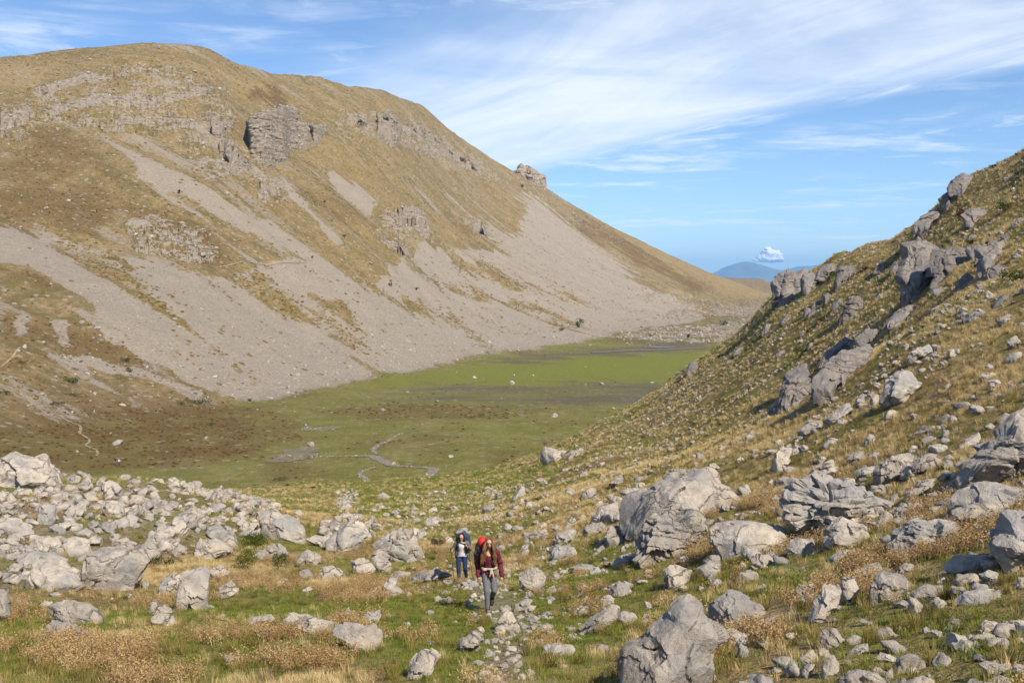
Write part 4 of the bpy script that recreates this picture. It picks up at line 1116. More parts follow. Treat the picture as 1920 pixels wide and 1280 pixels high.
add(340, 900, 4, G_L, [
    ([(560, 360), (600, 250), (690, 230), (770, 280), (900, 330), (930, 390), (910, 470), (750, 470), (600, 420)], 'big rounded whale backed boulder behind the juniper bushes', dict(rough=0.8)),
    ([(1085, 480), (1150, 400), (1260, 310), (1340, 315), (1400, 400), (1390, 470), (1300, 540), (1150, 530), (1090, 510)], 'blue grey pointed boulder left of the hikers'),
    ([(1450, 540), (1560, 470), (1560, 400), (1660, 360), (1710, 400), (1800, 520), (1830, 590), (1800, 630), (1640, 620), (1560, 600)], 'wedge shaped layered boulder just left of the hikers', dict(strata=0.5)),
    ([(1430, 480), (1540, 410), (1640, 380), (1600, 450), (1480, 530)], None), ([(1250, 620), (1330, 600), (1400, 600), (1480, 690), (1380, 710), (1290, 680)], 'low rounded rock in front of the wedge shaped boulder'), ([(1420, 590), (1500, 560), (1570, 620), (1570, 680), (1500, 695)], None),
    ([(850, 640), (870, 560), (920, 510), (1050, 590), (1040, 620), (960, 640)], 'sloping pale rock right of the juniper bushes'), ([(1010, 740), (1050, 670), (1130, 650), (1240, 720), (1230, 750), (1100, 745)], None), ([(870, 690), (940, 665), (1000, 720), (940, 740)], None),
    ([(540, 560), (700, 480), (760, 500), (800, 570), (700, 600), (580, 610)], 'layered rock between the juniper bushes', dict(strata=0.6)), ([(90, 560), (130, 450), (280, 470), (400, 540), (260, 600), (180, 590)], None),
    ([(210, 870), (370, 755), (430, 830), (330, 880), (240, 890)], None), ([(200, 700), (260, 630), (350, 690), (340, 740), (260, 760)], None),
    ([(470, 1100), (520, 1025), (680, 1010), (700, 1050), (560, 1095)], 'left end of the long curved rock rib in the foreground', dict(thick=0.5)), ([(680, 1060), (800, 1010), (940, 1020), (1060, 1070), (1160, 1080), (1160, 1150), (1000, 1120), (860, 1090)], 'middle of the long curved rock rib in the foreground', dict(thick=0.5)),
    ([(1130, 1140), (1180, 1075), (1350, 1090), (1470, 1095), (1505, 1200), (1480, 1240), (1400, 1290), (1330, 1270), (1270, 1190)], 'bulging right end of the long curved rock rib'),
    ([(1200, 1040), (1250, 960), (1285, 990), (1270, 1050)], None), ([(1350, 1060), (1400, 1000), (1510, 970), (1500, 1040), (1400, 1080)], None), ([(400, 200), (450, 170), (520, 190), (540, 240), (450, 255)], None), ([(190, 150), (230, 90), (300, 100), (330, 150), (260, 168)], None),
    ([(310, 230), (350, 205), (400, 230), (370, 252)], None), ([(720, 770), (760, 730), (800, 740), (790, 765), (730, 792)], None), ([(1400, 860), (1460, 810), (1480, 850), (1440, 880)], None), ([(530, 200), (570, 170), (600, 200), (580, 215)], None),
    ([(840, 240), (880, 220), (920, 265), (870, 268)], None), ([(930, 440), (1000, 420), (1100, 430), (1090, 500), (1000, 490)], None), ([(180, 390), (260, 360), (400, 400), (420, 470), (280, 470)], None), ([(0, 210), (80, 190), (180, 290), (150, 320), (40, 300)], None),
    ([(1010, 390), (1060, 360), (1140, 380), (1100, 420)], None), ([(430, 350), (500, 315), (570, 330), (560, 380), (480, 400)], None), ([(250, 290), (290, 262), (340, 280), (320, 300)], None), ([(340, 300), (390, 275), (445, 290), (420, 305)], None)])
add(340, 900, 4, G_C, [
    ([(1500, 870), (1520, 790), (1560, 730), (1620, 740), (1610, 800), (1680, 850), (1600, 880)], 'two lobed knob of rock in the grass left of the path'), ([(1690, 760), (1780, 690), (1920, 680), (2030, 715), (2010, 740), (1860, 745), (1760, 775)], 'long low pale rock left of the rear hiker', dict(thick=0.5)),
    ([(1540, 715), (1620, 685), (1720, 700), (1700, 745), (1580, 750)], None), ([(1740, 430), (1800, 370), (1850, 390), (1820, 450), (1760, 455)], None), ([(1815, 320), (1860, 280), (1930, 280), (1940, 330), (1860, 352)], 'rounded boulder on the green bank above the rear hiker'),
    ([(1460, 125), (1510, 90), (1575, 130), (1530, 142)], None), ([(1570, 250), (1600, 220), (1635, 245), (1600, 268)], None)])
add(720, 1040, 4, G_C, [
    ([(825, 570), (870, 470), (910, 425), (960, 430), (990, 490), (1020, 560), (950, 575), (880, 565)], 'pyramid shaped pale rock standing beside the footpath', dict(rough=0.7)), ([(535, 740), (570, 650), (690, 560), (750, 610), (750, 670), (640, 680), (600, 745)], 'leaning arched rock left of the pyramid shaped rock'),
    ([(630, 680), (690, 655), (730, 700), (680, 722)], None), ([(170, 910), (200, 810), (270, 730), (400, 725), (500, 740), (400, 800), (330, 890), (220, 935)], 'grooved boulder with grass on its right in the centre foreground'),
    ([(1010, 190), (1060, 130), (1150, 110), (1190, 120), (1220, 190), (1180, 250), (1050, 285), (1020, 240)], 'split dark and pale rock right of the front hiker', dict(strata=0.4)), ([(1220, 170), (1290, 140), (1340, 160), (1320, 192)], None),
    ([(1460, 600), (1500, 530), (1640, 440), (1740, 370), (1790, 400), (1770, 460), (1640, 530), (1560, 590)], 'long whale shaped rock among brown weeds right of the path'), ([(1400, 455), (1450, 400), (1570, 385), (1560, 415), (1430, 465)], None),
    ([(1190, 740), (1200, 690), (1270, 670), (1420, 690), (1440, 720), (1400, 755), (1260, 775)], 'low blocky rock right of the path in the foreground'), ([(1690, 260), (1760, 200), (1820, 230), (1860, 270), (1800, 315), (1700, 300)], None), ([(1600, 360), (1680, 300), (1740, 330), (1700, 380), (1640, 395)], None),
    ([(570, 215), (680, 195), (720, 230), (620, 245)], 'flat grey slab on the path below the rear hiker'), ([(1055, 310), (1090, 270), (1130, 305), (1090, 318)], None),
    ([(650, 805), (700, 790), (760, 805), (720, 828)], None), ([(735, 755), (790, 740), (820, 760), (770, 772)], None), ([(880, 700), (930, 675), (960, 700), (900, 718)], None), ([(905, 630), (940, 600), (970, 625), (930, 642)], None),
    ([(970, 770), (1000, 745), (1030, 765), (1000, 782)], None), ([(895, 745), (930, 720), (945, 745), (910, 762)], None), ([(1130, 650), (1180, 625), (1210, 640), (1160, 660)], None), ([(350, 340), (400, 310), (450, 330), (400, 355)], None), ([(450, 340), (480, 310), (530, 335), (490, 355)], None),
    ([(600, 360), (630, 330), (670, 350), (630, 375)], None), ([(960, 410), (1000, 375), (1040, 400), (1000, 430)], None), ([(1050, 410), (1090, 380), (1150, 385), (1120, 420)], None), ([(1080, 490), (1130, 455), (1180, 480), (1120, 505)], None), ([(1180, 450), (1220, 420), (1270, 440), (1220, 462)], None),
    ([(660, 460), (700, 448), (755, 455), (700, 470)], None), ([(790, 490), (820, 470), (860, 480), (830, 500)], None), ([(985, 465), (1030, 450), (1065, 468), (1030, 482)], None), ([(700, 550), (730, 535), (760, 570), (740, 585)], None), ([(290, 440), (340, 415), (400, 425), (350, 448)], None), ([(30, 600), (20, 620), (0, 610), (10, 598)], None),
    ([(1470, 255), (1500, 225), (1550, 250), (1510, 265)], None), ([(1280, 265), (1330, 248), (1400, 258), (1340, 278)], None), ([(430, 195), (480, 190), (540, 215), (480, 225)], None), ([(410, 290), (460, 265), (510, 280), (460, 300)], None), ([(640, 310), (680, 280), (700, 310), (660, 325)], None)])
add(900, 840, 3.84, G_C, [
    ([(428, 90), (440, 15), (480, 0), (560, 20), (650, 30), (600, 80), (480, 105)], 'grey boulder at the edge of the green meadow below the spur'), ([(600, 80), (650, 30), (760, 0), (720, 40), (640, 80)], None), ([(715, 370), (740, 330), (800, 280), (840, 290), (840, 325), (760, 372)], None),
    ([(210, 390), (260, 330), (290, 280), (330, 280), (330, 335), (270, 345), (240, 392)], None), ([(220, 437), (280, 405), (290, 420), (250, 448)], None), ([(205, 592), (250, 560), (350, 580), (280, 602)], None), ([(780, 515), (860, 440), (980, 400), (990, 500), (940, 550), (830, 540)], 'rough pale rock at the left foot of the huge slab'),
    ([(895, 640), (930, 580), (1050, 560), (1095, 600), (1060, 680), (920, 712)], 'flat faced block below the left end of the huge slab'), ([(730, 600), (800, 545), (900, 530), (910, 570), (820, 617), (740, 628)], None), ([(510, 695), (560, 620), (660, 590), (700, 600), (690, 640), (560, 702)], None),
    ([(480, 775), (560, 710), (680, 720), (700, 770), (560, 805)], None), ([(600, 565), (660, 500), (700, 520), (690, 560), (620, 577)], None), ([(270, 780), (330, 700), (360, 740), (330, 792)], None), ([(950, 840), (990, 790), (1080, 800), (1070, 850), (980, 862)], None),
    ([(1310, 205), (1400, 160), (1500, 150), (1450, 210), (1350, 242)], None), ([(1000, 335), (1060, 290), (1130, 290), (1200, 310), (1120, 342)], None), ([(370, 545), (400, 515), (435, 530), (410, 558)], None), ([(420, 575), (460, 530), (490, 550), (460, 580)], None), ([(510, 580), (550, 550), (590, 575), (550, 598)], None),
    ([(330, 650), (380, 600), (470, 590), (510, 630), (430, 655), (360, 665)], None), ([(700, 510), (740, 475), (770, 495), (740, 520)], None), ([(0, 455), (40, 410), (110, 405), (100, 440), (30, 470)], None), ([(570, 170), (610, 145), (660, 145), (620, 175)], None), ([(840, 140), (870, 100), (900, 105), (870, 140)], None),
    ([(310, 920), (360, 870), (390, 900), (350, 925)], None), ([(280, 760), (300, 700), (350, 690), (340, 760)], None), ([(640, 870), (720, 840), (830, 845), (780, 880), (690, 885)], None)])
add(1640, 320, 1280 / 280, G_O, [
    ([(270, 640), (370, 580), (470, 610), (520, 690), (500, 800), (490, 900), (430, 1000), (420, 1080), (280, 1100), (250, 950), (220, 900), (250, 820), (290, 740)], 'overhanging grey crag jutting from the spur below the skyline', dict(strata=0.4, rough=1.1)),
    ([(520, 800), (520, 700), (640, 650), (800, 650), (820, 780), (720, 850), (640, 840), (530, 850)], 'broad rock face right of the overhanging crag', dict(strata=0.6)), ([(800, 640), (890, 640), (900, 720), (840, 770), (800, 720)], None),
    ([(890, 690), (980, 600), (1080, 620), (1040, 780), (960, 900), (900, 880), (910, 760)], 'shadowed rock step at the right end of the crag band'), ([(645, 120), (680, 80), (740, 50), (850, 40), (830, 110), (760, 180), (700, 200), (660, 170)], 'topmost rock nose on the right hand skyline'),
    ([(565, 245), (640, 180), (690, 200), (690, 270), (620, 330), (600, 310)], 'beaked rock on the skyline below the topmost nose'), ([(330, 510), (400, 420), (470, 370), (580, 330), (630, 345), (500, 430), (400, 520)], 'long dark rim of rock along the skyline', dict(thick=0.4)),
    ([(780, 370), (820, 330), (900, 310), (990, 370), (940, 400), (860, 440), (800, 430)], 'pale rock pile with a brown bush on the upper slope'), ([(975, 920), (990, 840), (1060, 800), (1120, 850), (1000, 925)], None), ([(110, 1290), (250, 1180), (400, 1130), (400, 1175), (330, 1245), (200, 1300)], None, dict(thick=0.5)),
    ([(0, 860), (50, 800), (140, 790), (60, 860)], None), ([(120, 870), (180, 790), (270, 770), (200, 850)], None), ([(480, 980), (560, 860), (620, 880), (560, 990)], None), ([(700, 990), (800, 880), (880, 900), (820, 980)], None), ([(480, 1030), (560, 1000), (640, 1010), (560, 1060)], None),
    ([(760, 1250), (860, 1210), (960, 1190), (880, 1250), (800, 1280)], None), ([(1010, 1150), (1100, 1070), (1160, 1060), (1100, 1120), (1030, 1160)], None), ([(1080, 560), (1150, 540), (1160, 600), (1110, 620)], None), ([(1210, 430), (1250, 400), (1290, 410), (1270, 450)], None), ([(800, 580), (840, 545), (890, 550), (870, 585)], None)])
add(1280, 460, K53, G_O, [
    ([(930, 400), (960, 330), (1080, 270), (1130, 270), (1220, 240), (1215, 430), (1240, 470), (1150, 540), (1100, 550), (1000, 560), (960, 480)], 'square prow of rock at the left end of the spur skyline', dict(strata=0.5, rough=1.2)),
    ([(1205, 320), (1290, 250), (1350, 280), (1350, 370), (1240, 480), (1205, 430)], 'sunlit rock wall right of the square prow', dict(strata=0.4)), ([(1350, 310), (1400, 230), (1500, 200), (1560, 200), (1560, 330), (1500, 300), (1420, 330)], None, dict(strata=0.4)), ([(1540, 340), (1600, 210), (1700, 170), (1690, 260), (1620, 360), (1540, 410)], None),
    ([(890, 595), (920, 560), (980, 560), (960, 600), (900, 612)], None), ([(1410, 560), (1410, 500), (1470, 470), (1500, 540), (1440, 570)], None), ([(1600, 700), (1680, 530), (1740, 480), (1790, 520), (1780, 640), (1700, 700), (1560, 765)], 'dark ribbed outcrop in the middle of the spur', dict(strata=0.7)),
    ([(790, 880), (840, 790), (900, 800), (860, 880)], None), ([(970, 780), (1040, 700), (1090, 700), (1050, 755)], None), ([(40, 1245), (80, 1170), (140, 1160), (150, 1240), (60, 1285)], 'small rock step where the spur edge meets the meadow'), ([(1290, 620), (1330, 560), (1380, 560), (1340, 620)], None), ([(1480, 620), (1540, 560), (1600, 520), (1570, 590), (1510, 640)], None),
    ([(1200, 700), (1240, 620), (1290, 650), (1250, 710)], None), ([(1250, 690), (1330, 640), (1390, 620), (1340, 680)], None), ([(1400, 1120), (1440, 1060), (1530, 1050), (1500, 1110)], None), ([(1250, 1040), (1270, 980), (1300, 970), (1300, 1030)], None), ([(1170, 900), (1200, 850), (1240, 860), (1210, 910)], None), ([(920, 1110), (980, 1060), (1030, 1050), (990, 1100)], None), ([(500, 1090), (560, 1030), (630, 1010), (580, 1070)], None), ([(435, 1180), (460, 1145), (500, 1150), (470, 1180)], None)])
add(1400, 620, 1920 / 520, G_O, [
    ([(460, 400), (480, 330), (640, 180), (780, 110), (870, 95), (870, 180), (760, 260), (600, 370), (520, 410)], 'long blue grey slab in shade behind the golden slope', dict(thick=0.35, strata=0.4)), ([(220, 520), (260, 380), (350, 270), (420, 250), (430, 350), (400, 450), (300, 540)], 'broken rock face at the lower end of the shaded slab', dict(strata=0.6, rough=1.3)),
    ([(520, 190), (600, 130), (720, 30), (770, 60), (650, 170), (540, 210)], None, dict(thick=0.4)), ([(760, 60), (840, 0), (960, -10), (940, 50), (820, 90)], None, dict(thick=0.4)), ([(150, 560), (220, 510), (250, 540), (190, 575)], None), ([(310, 520), (340, 440), (390, 430), (400, 470), (360, 510)], None)])
GENERIC = {G_R: 'grey rock lying loose on the right hand slope', G_L: 'grey rock among the pale rubble on the left', G_C: 'grey stone lying near the footpath', G_O: 'rock ledge breaking through the turf of the spur'}
for i_, (pts, label, group, kw) in enumerate(rows_):
    kw = dict(kw)
    kw.setdefault('seed', 100 + i_)
    if group == G_O:
        kw.setdefault('mat', M_CRAG_SHADED)
        kw.setdefault('sink', 0.3); kw.setdefault('lean', 0.85)
        name = 'rock_outcrop'; cat = 'rock outcrop'
    else:
        wide = max(p[0] for p in pts) - min(p[0] for p in pts)
        name, cat = ('boulder', 'boulder') if wide > 30 else ('rock', 'rock')
    if group == G_O:
        ax_, ay_ = sum(p[0] for p in pts) / len(pts), sum(p[1] for p in pts) / len(pts)
        pts = [(ax_ + (p[0] - ax_) * 1.2, ay_ + (p[1] - ay_) * 1.06) for p in pts]
    place_outline(pts, name, label or GENERIC[group], cat, group, **kw)
print('boulders', len(rows_), round(time.time() - T0, 1))

# ================================================================== crags of the mountain
mt, n = new_mat('mountain_cliff')
geo = n.n('ShaderNodeNewGeometry')
P = geo.outputs['Position']
vert = n.noise(n.mapping(P, scale=(0.35, 0.35, 0.05)), 1.0, 5, 0.65)
beds = n.noise(n.mapping(P, scale=(0.03, 0.03, 0.55), rot=(0.06, -0.1, 0)), 1.0, 4, 0.6)
fin = n.noise(P, 0.3, 6, 0.72)
c = n.ramp(fin, [(0.3, (0.11, 0.088, 0.066)), (0.5, (0.30, 0.25, 0.195)), (0.7, (0.45, 0.39, 0.325))])
c = n.mix(n.smooth(vert, 0.52, 0.68, 0, 0.6), c, (0.14, 0.125, 0.115))
c = n.mix(n.smooth(vert, 0.42, 0.28, 0, 0.5), c, (0.40, 0.29, 0.17))
c = n.mix(n.smooth(beds, 0.40, 0.34, 0, 0.5), c, (0.17, 0.14, 0.11))
finish(n, c, 0.93, bump=n.math('ADD', n.math('ADD', fin, vert), beds), bump_strength=1.0, bump_dist=1.6, spec=0.08)
M_CLIFF = mt
G_K = 'limestone crags on the mountain side'
crags = []


def addk(ox, oy, sc, items):
    for pts, label, kw in items:
        crags.append((C_(ox, oy, sc, pts), label, kw))


addk(620, 180, 4, [([(1330, 530), (1350, 495), (1400, 500), (1500, 550), (1600, 590), (1640, 650), (1620, 720), (1500, 690), (1400, 610)], 'dark crag breaking the mountain skyline', dict(strata=0.5, thick=0.4, sub_=5, depth=1600, lean=0.3, pull=1.0))])
for i_, (pts, label, kw) in enumerate(crags):
    kw = dict(kw); kw.setdefault('seed', 700 + i_); kw.setdefault('rough', 0.9); kw.setdefault('sink', 0.6); kw.setdefault('lean', 1.0 if i_ in (0, 2) else 1.7); kw.setdefault('pull', 0.975 if i_ == 0 else 0.975 if i_ == 2 else 0.99)
    place_outline(pts, 'crag', label, 'crag', G_K, mat=M_CLIFF, which='B', **kw)


# ================================================================== loose stones and growth (uncountable)
def cut_rock(sub_, seed, squash=(1, 1, 0.7)):
    rng = np.random.default_rng(seed)
    v, f = ico(sub_)
    V = v * np.array(squash) * rng.uniform(0.75, 1.25, 3)
    V = facet(V, rng, 9, 0.6, 0.9, front=False)
    V = rock_detail(V, 1.0, rng, 1.6)
    me_ = bpy.data.meshes.new('loose_stone')
    fill_mesh(me_, V * 0.5, f)
    return me_


def source_collection(name, meshes):
    cl = bpy.data.collections.new(name)
    for k, m_ in enumerate(meshes):
        o = bpy.data.objects.new('%s_source_%02d' % (name, k), m_)
        cl.objects.link(o)
    return cl


def instancer(name, pts, rot, scl, idx, coll, label):
    """one object of uncountable pieces standing on the terrain"""
    me_ = bpy.data.meshes.new(name)
    me_.vertices.add(len(pts))
    me_.vertices.foreach_set('co', np.asarray(pts, np.float32).reshape(-1))
    for nm, typ, key, dat in (('rot', 'FLOAT_VECTOR', 'vector', rot), ('scl', 'FLOAT', 'value', scl), ('idx', 'INT', 'value', idx)):
        a = me_.attributes.new(nm, typ, 'POINT')
        a.data.foreach_set(key, np.asarray(dat, np.int32 if typ == 'INT' else np.float32).reshape(-1))
    o = link(name, me_)
    g = bpy.data.node_groups.new(name + '_nodes', 'GeometryNodeTree')
    g.interface.new_socket('Geometry', in_out='INPUT', socket_type='NodeSocketGeometry')
    g.interface.new_socket('Geometry', in_out='OUTPUT', socket_type='NodeSocketGeometry')
    N = g.nodes; Lk = g.links
    gi = N.new('NodeGroupInput'); go = N.new('NodeGroupOutput')
    ci = N.new('GeometryNodeCollectionInfo'); ci.inputs['Collection'].default_value = coll
    ci.inputs['Separate Children'].default_value = True; ci.inputs['Reset Children'].default_value = True
    ip = N.new('GeometryNodeInstanceOnPoints'); ip.inputs['Pick Instance'].default_value = True
    def attr(nm, typ):
        q = N.new('GeometryNodeInputNamedAttribute'); q.data_type = typ; q.inputs['Name'].default_value = nm
        return q.outputs['Attribute']
    Lk.new(gi.outputs[0], ip.inputs['Points']); Lk.new(ci.outputs[0], ip.inputs['Instance'])
    Lk.new(attr('idx', 'INT'), ip.inputs['Instance Index']); Lk.new(attr('rot', 'FLOAT_VECTOR'), ip.inputs['Rotation'])
    Lk.new(attr('scl', 'FLOAT'), ip.inputs['Scale']); Lk.new(ip.outputs[0], go.inputs[0])
    md = o.modifiers.new('scatter', 'NODES'); md.node_group = g
    tag(o, label, None, None, 'stuff')
    return o


RNG = np.random.default_rng(2024)


def cell_area(X, Y, Z):
    a = np.stack([X, Y, Z], -1)
    e1 = a[:-1, 1:] - a[:-1, :-1]; e2 = a[1:, :-1] - a[:-1, :-1]
    return np.linalg.norm(np.cross(e1, e2), axis=-1)


def scatter(grid, weight, count):
    """random points on a terrain grid, weight per cell (density x area)"""
    X, Y, Z = grid
    wv_ = np.clip(weight, 0, None).reshape(-1).astype(float)
    cs = np.cumsum(wv_); r = RNG.uniform(0, cs[-1], count)
    k = np.searchsorted(cs, r)
    nc = X.shape[1] - 1
    i, j = k // nc, k % nc
    u, v = RNG.uniform(0, 1, (2, count))
    def bl(A):
        return (A[i, j] * (1 - u) + A[i, j + 1] * u) * (1 - v) + (A[i + 1, j] * (1 - u) + A[i + 1, j + 1] * u) * v
    return np.stack([bl(X), bl(Y), bl(Z)], -1), i, j


GA = (AX, AY, AZ); GB = (BX, BY, BZ)
areaA = cell_area(*GA); areaB = cell_area(*GB)
cA = lambda M: M[:-1, :-1]
visA = cA(((px_ > -80) & (px_ < 2000) & (py_ < 1330) & (rowa < 8.25)).astype(float))
lod = lambda r0, e: np.minimum(1.0, (r0 / np.maximum(cA(AY), 1.0)) ** e)

# footprints of the boulders, kept free of growth
FOOT = []
for o, wpx_ in ROCKS:
    if o.location.y < 120:
        co = np.empty(len(o.data.vertices) * 3, np.float32); o.data.vertices.foreach_get('co', co); co = co.reshape(-1, 3)
        FOOT.append((o.location.x, o.location.y, 0.42 * np.ptp(co[:, 0]), 0.42 * np.ptp(co[:, 1])))


for hx_, hy_ in ((917, 1143), (866, 1090), (930, 1128)):
    q_ = hit(hx_, hy_, 'A')[0]
    FOOT.append((q_.x, q_.y, 0.5, 0.6))


def keep_off(pts, f=1.0):
    ok = np.ones(len(pts), bool)
    for x, y, a, b in FOOT:
        ok &= ((pts[:, 0] - x) / (a * f)) ** 2 + ((pts[:, 1] - y) / (b * f)) ** 2 > 1
    return ok


def rnd_rot(n_, tilt=0.15):
    return np.stack([RNG.normal(0, tilt, n_), RNG.normal(0, tilt, n_), RNG.uniform(0, 2 * math.pi, n_)], -1)


stone_meshes = [cut_rock(4 if k < 6 else 3, 900 + k, ((1, 0.8, 0.62) if k % 3 else (1.2, 0.9, 0.4))) for k in range(10)]
for m_ in stone_meshes:
    m_.materials.append(M_ROCK)
STONES = source_collection('loose_stones', stone_meshes)


def stones(name, label, pts, lo, hi, sink=0.12, power=2.2):
    n_ = len(pts)
    s = lo * (1 - RNG.uniform(0, 1, n_) * (1 - (lo / hi) ** power)) ** (-1 / power)
    s = np.minimum(np.minimum(s, hi), 0.10 + 0.018 * pts[:, 1])
    pts = pts.copy(); pts[:, 2] += s * (0.16 - sink)
    instancer(name, pts, rnd_rot(n_, 0.3), s, RNG.integers(0, 10, n_), STONES, label)


# left rubble field: stones wedged between the boulders
pts, i, j = scatter(GA, areaA * cA(aRub) ** 2 * visA, 8000)
pts = pts[keep_off(pts, 0.75)]
stones('rubble_stones', 'pale angular stones packed between the boulders on the left', pts, 0.34, 1.9, sink=0.0, power=1.75)
# loose stones on the right slope and round the path
wR = areaA * visA * lod(22, 0.5) * cA(sstep(900, 1250, px_)) * (0.12 + sstep(-0.05, 0.4, cA(fbm(AX / 4, AY / 4, oct=3, seed=91))))
pts, i, j = scatter(GA, wR, 9000)
pts = pts[keep_off(pts, 0.9)]
stones('slope_stones', 'small grey stones strewn over the right hand slope', pts, 0.15, 0.8, sink=0.02, power=2.0)
wP = areaA * visA * lod(20, 0.7) * (cA(aPath) * 1.6 + 0.05 + 0.9 * cA(pmask(px_, py_, [(780, 1040), (1010, 1040), (1130, 1110), (1090, 1200), (960, 1200), (860, 1130), (740, 1090)], 30)) + 0.5 * cA(pmask(px_, py_, [(560, 985), (760, 960), (1200, 900), (1180, 1010), (1000, 1060), (800, 1040), (620, 1040)], 30)))
pts, i, j = scatter(GA, wP, 3300)
pts = pts[keep_off(pts, 0.9)]
stones('path_stones', 'pale trodden stones scattered along the footpath', pts, 0.09, 0.32, sink=0.06, power=1.9)
pts, i, j = scatter(GA, areaA * visA * cA(pmask(px_, py_, [(600, 985), (760, 930), (1000, 900), (1200, 890), (1180, 990), (1000, 1040), (800, 1020), (640, 1030)], 14)) * (0.15 + sstep(-0.1, 0.35, cA(fbm(AX / 6, AY / 6, oct=3, seed=98)))), 900)
pts = pts[keep_off(pts, 0.9)]
stones('bank_stones', 'grey stones strewn over the bank below the hikers', pts, 0.22, 1.1, sink=0.02, power=2.0)
# stony stream bed below the meadow
pts, i, j = scatter(GA, areaA * visA * cA(np.maximum(pmask(px_, py_, [(600, 985), (690, 980), (700, 1010), (610, 1015)], 8), pmask(px_, py_, [(632, 930), (668, 925), (652, 960), (660, 985), (640, 985), (636, 950)], 5))), 420)
stones('stream_stones', 'white stones filling the dry stream bed', pts, 0.35, 1.3, sink=0.0, power=2.0)
# mountain: rubble on the screes, blocks at their foot, stones on the meadow
visB = ((bpx_ > -80) & (bpx_ < 1500) & (rowv > 0.3) & (rowv < 7.7)).astype(float)
lodB = np.minimum(1, (350 / np.maximum(cA(BY), 1)) ** 1.0)
foot_ = cA(sstep(3.3, 2.45, rowv) * sstep(2.28, 2.4, rowv))
pts, i, j = scatter(GB, areaB * cA(visB * m_scree) * lodB * (0.25 + 3.0 * foot_), 9000)
stones('scree_stones', 'grey rubble strewn over the scree slopes', pts, 0.35, 2.4, power=2.6)
pts, i, j = scatter(GB, areaB * cA(visB) * lodB * cA(0.35 + m_rock * 5 + rock_floor * 6) * cA(1 - m_scree) * (0.15 + cA(1 - onfloor + rock_floor)), 12000)
stones('mountain_rocks', 'weathered stones showing through the turf of the mountain', pts, 0.7, 3.0, sink=0.05, power=2.4)
pts, i, j = scatter(GB, areaB * cA(visB * onfloor) * (0.06 + cA(sstep(0.05, 0.5, fbm(BX / 30, BY / 30, oct=2, seed=93)))), 420)
stones('meadow_stones', 'small white stones dotted over the meadow', pts, 0.2, 0.8, power=2.2)
print('stones', round(time.time() - T0, 1))


# ---- growth
def plant_mat(name, stops, transl=0.25):
    mt_, n_ = new_mat(name)
    oi = n_.n('ShaderNodeObjectInfo')
    geo_ = n_.n('ShaderNodeNewGeometry')
    big_ = n_.noise(geo_.outputs['Position'], 0.35, 3, 0.6)
    f_ = n_.math('ADD', n_.math('MULTIPLY', oi.outputs['Random'], 0.6), n_.math('MULTIPLY', big_, 0.45), clamp=True)
    col = n_.ramp(f_, stops)
    d = n_.n('ShaderNodeBsdfDiffuse', ins={'Color': col})
    t_ = n_.n('ShaderNodeBsdfTranslucent', ins={'Color': col})
    mx = n_.n('ShaderNodeMixShader', ins={0: transl})
    mt_.node_tree.links.new(d.outputs[0], mx.inputs[1]); mt_.node_tree.links.new(t_.outputs[0], mx.inputs[2])
    o_ = n_.n('ShaderNodeOutputMaterial'); mt_.node_tree.links.new(mx.outputs[0], o_.inputs[0])
    return mt_


M_GREEN = plant_mat('green_grass', [(0.1, (0.06, 0.10, 0.014)), (0.45, (0.125, 0.165, 0.028)), (0.9, (0.24, 0.235, 0.06))])
M_STRAW = plant_mat('straw_grass', [(0.1, (0.34, 0.25, 0.105)), (0.5, (0.52, 0.405, 0.20)), (0.9, (0.65, 0.535, 0.31))])
M_BUNCH = plant_mat('bunch_grass', [(0.1, (0.09, 0.085, 0.02)), (0.5, (0.22, 0.18, 0.055)), (0.9, (0.34, 0.27, 0.10))])
M_WEED = plant_mat('dry_weeds', [(0.1, (0.22, 0.14, 0.065)), (0.5, (0.37, 0.255, 0.125)), (0.9, (0.50, 0.37, 0.21))], 0.2)
M_HEATH = plant_mat('heather', [(0.1, (0.085, 0.055, 0.022)), (0.5, (0.16, 0.108, 0.042)), (0.9, (0.24, 0.17, 0.07))], 0.1)
M_CUSH = plant_mat('cushion_grass', [(0.1, (0.17, 0.125, 0.042)), (0.5, (0.28, 0.205, 0.075)), (0.9, (0.38, 0.285, 0.12))], 0.1)


class MB:
    def __init__(self):
        self.v = []; self.f = []

    def blade(self, base, lean, h, w_, ang, segs=3):
        side = Vector((math.cos(ang + 1.57), math.sin(ang + 1.57), 0))
        out = Vector((math.cos(ang), math.sin(ang), 0))
        o_ = len(self.v)
        for s in range(segs + 1):
            t = s / segs
            c_ = Vector(base) + out * (lean * t * t) + Vector((0, 0, h * (t - 0.22 * lean / max(h, 1e-3) * t * t)))
            ww = w_ * (1 - t) ** 0.7
            if s < segs:
                self.v += [tuple(c_ - side * ww), tuple(c_ + side * ww)]
            else:
                self.v.append(tuple(c_))
        for s in range(segs - 1):
            a = o_ + s * 2
            self.f += [(a, a + 1, a + 3), (a, a + 3, a + 2)]
        a = o_ + (segs - 1) * 2
        self.f.append((a, a + 1, a + 2))

    def leaf(self, c_, s, rng):
        nrm = Vector(rng.normal(size=3)).normalized()
        a = nrm.orthogonal().normalized(); b = nrm.cross(a)
        o_ = len(self.v)
        for x, y in ((-1, -0.35), (0.1, -0.6), (1, 0), (0.1, 0.6)):
            self.v.append(tuple(Vector(c_) + a * (x * s) + b * (y * s)))
        self.f += [(o_, o_ + 1, o_ + 2), (o_, o_ + 2, o_ + 3)]

    def mesh(self, name, mat):
        me_ = bpy.data.meshes.new(name)
        fill_mesh(me_, np.array(self.v), np.array(self.f, np.int32), False)
        me_.materials.append(mat)
        return me_


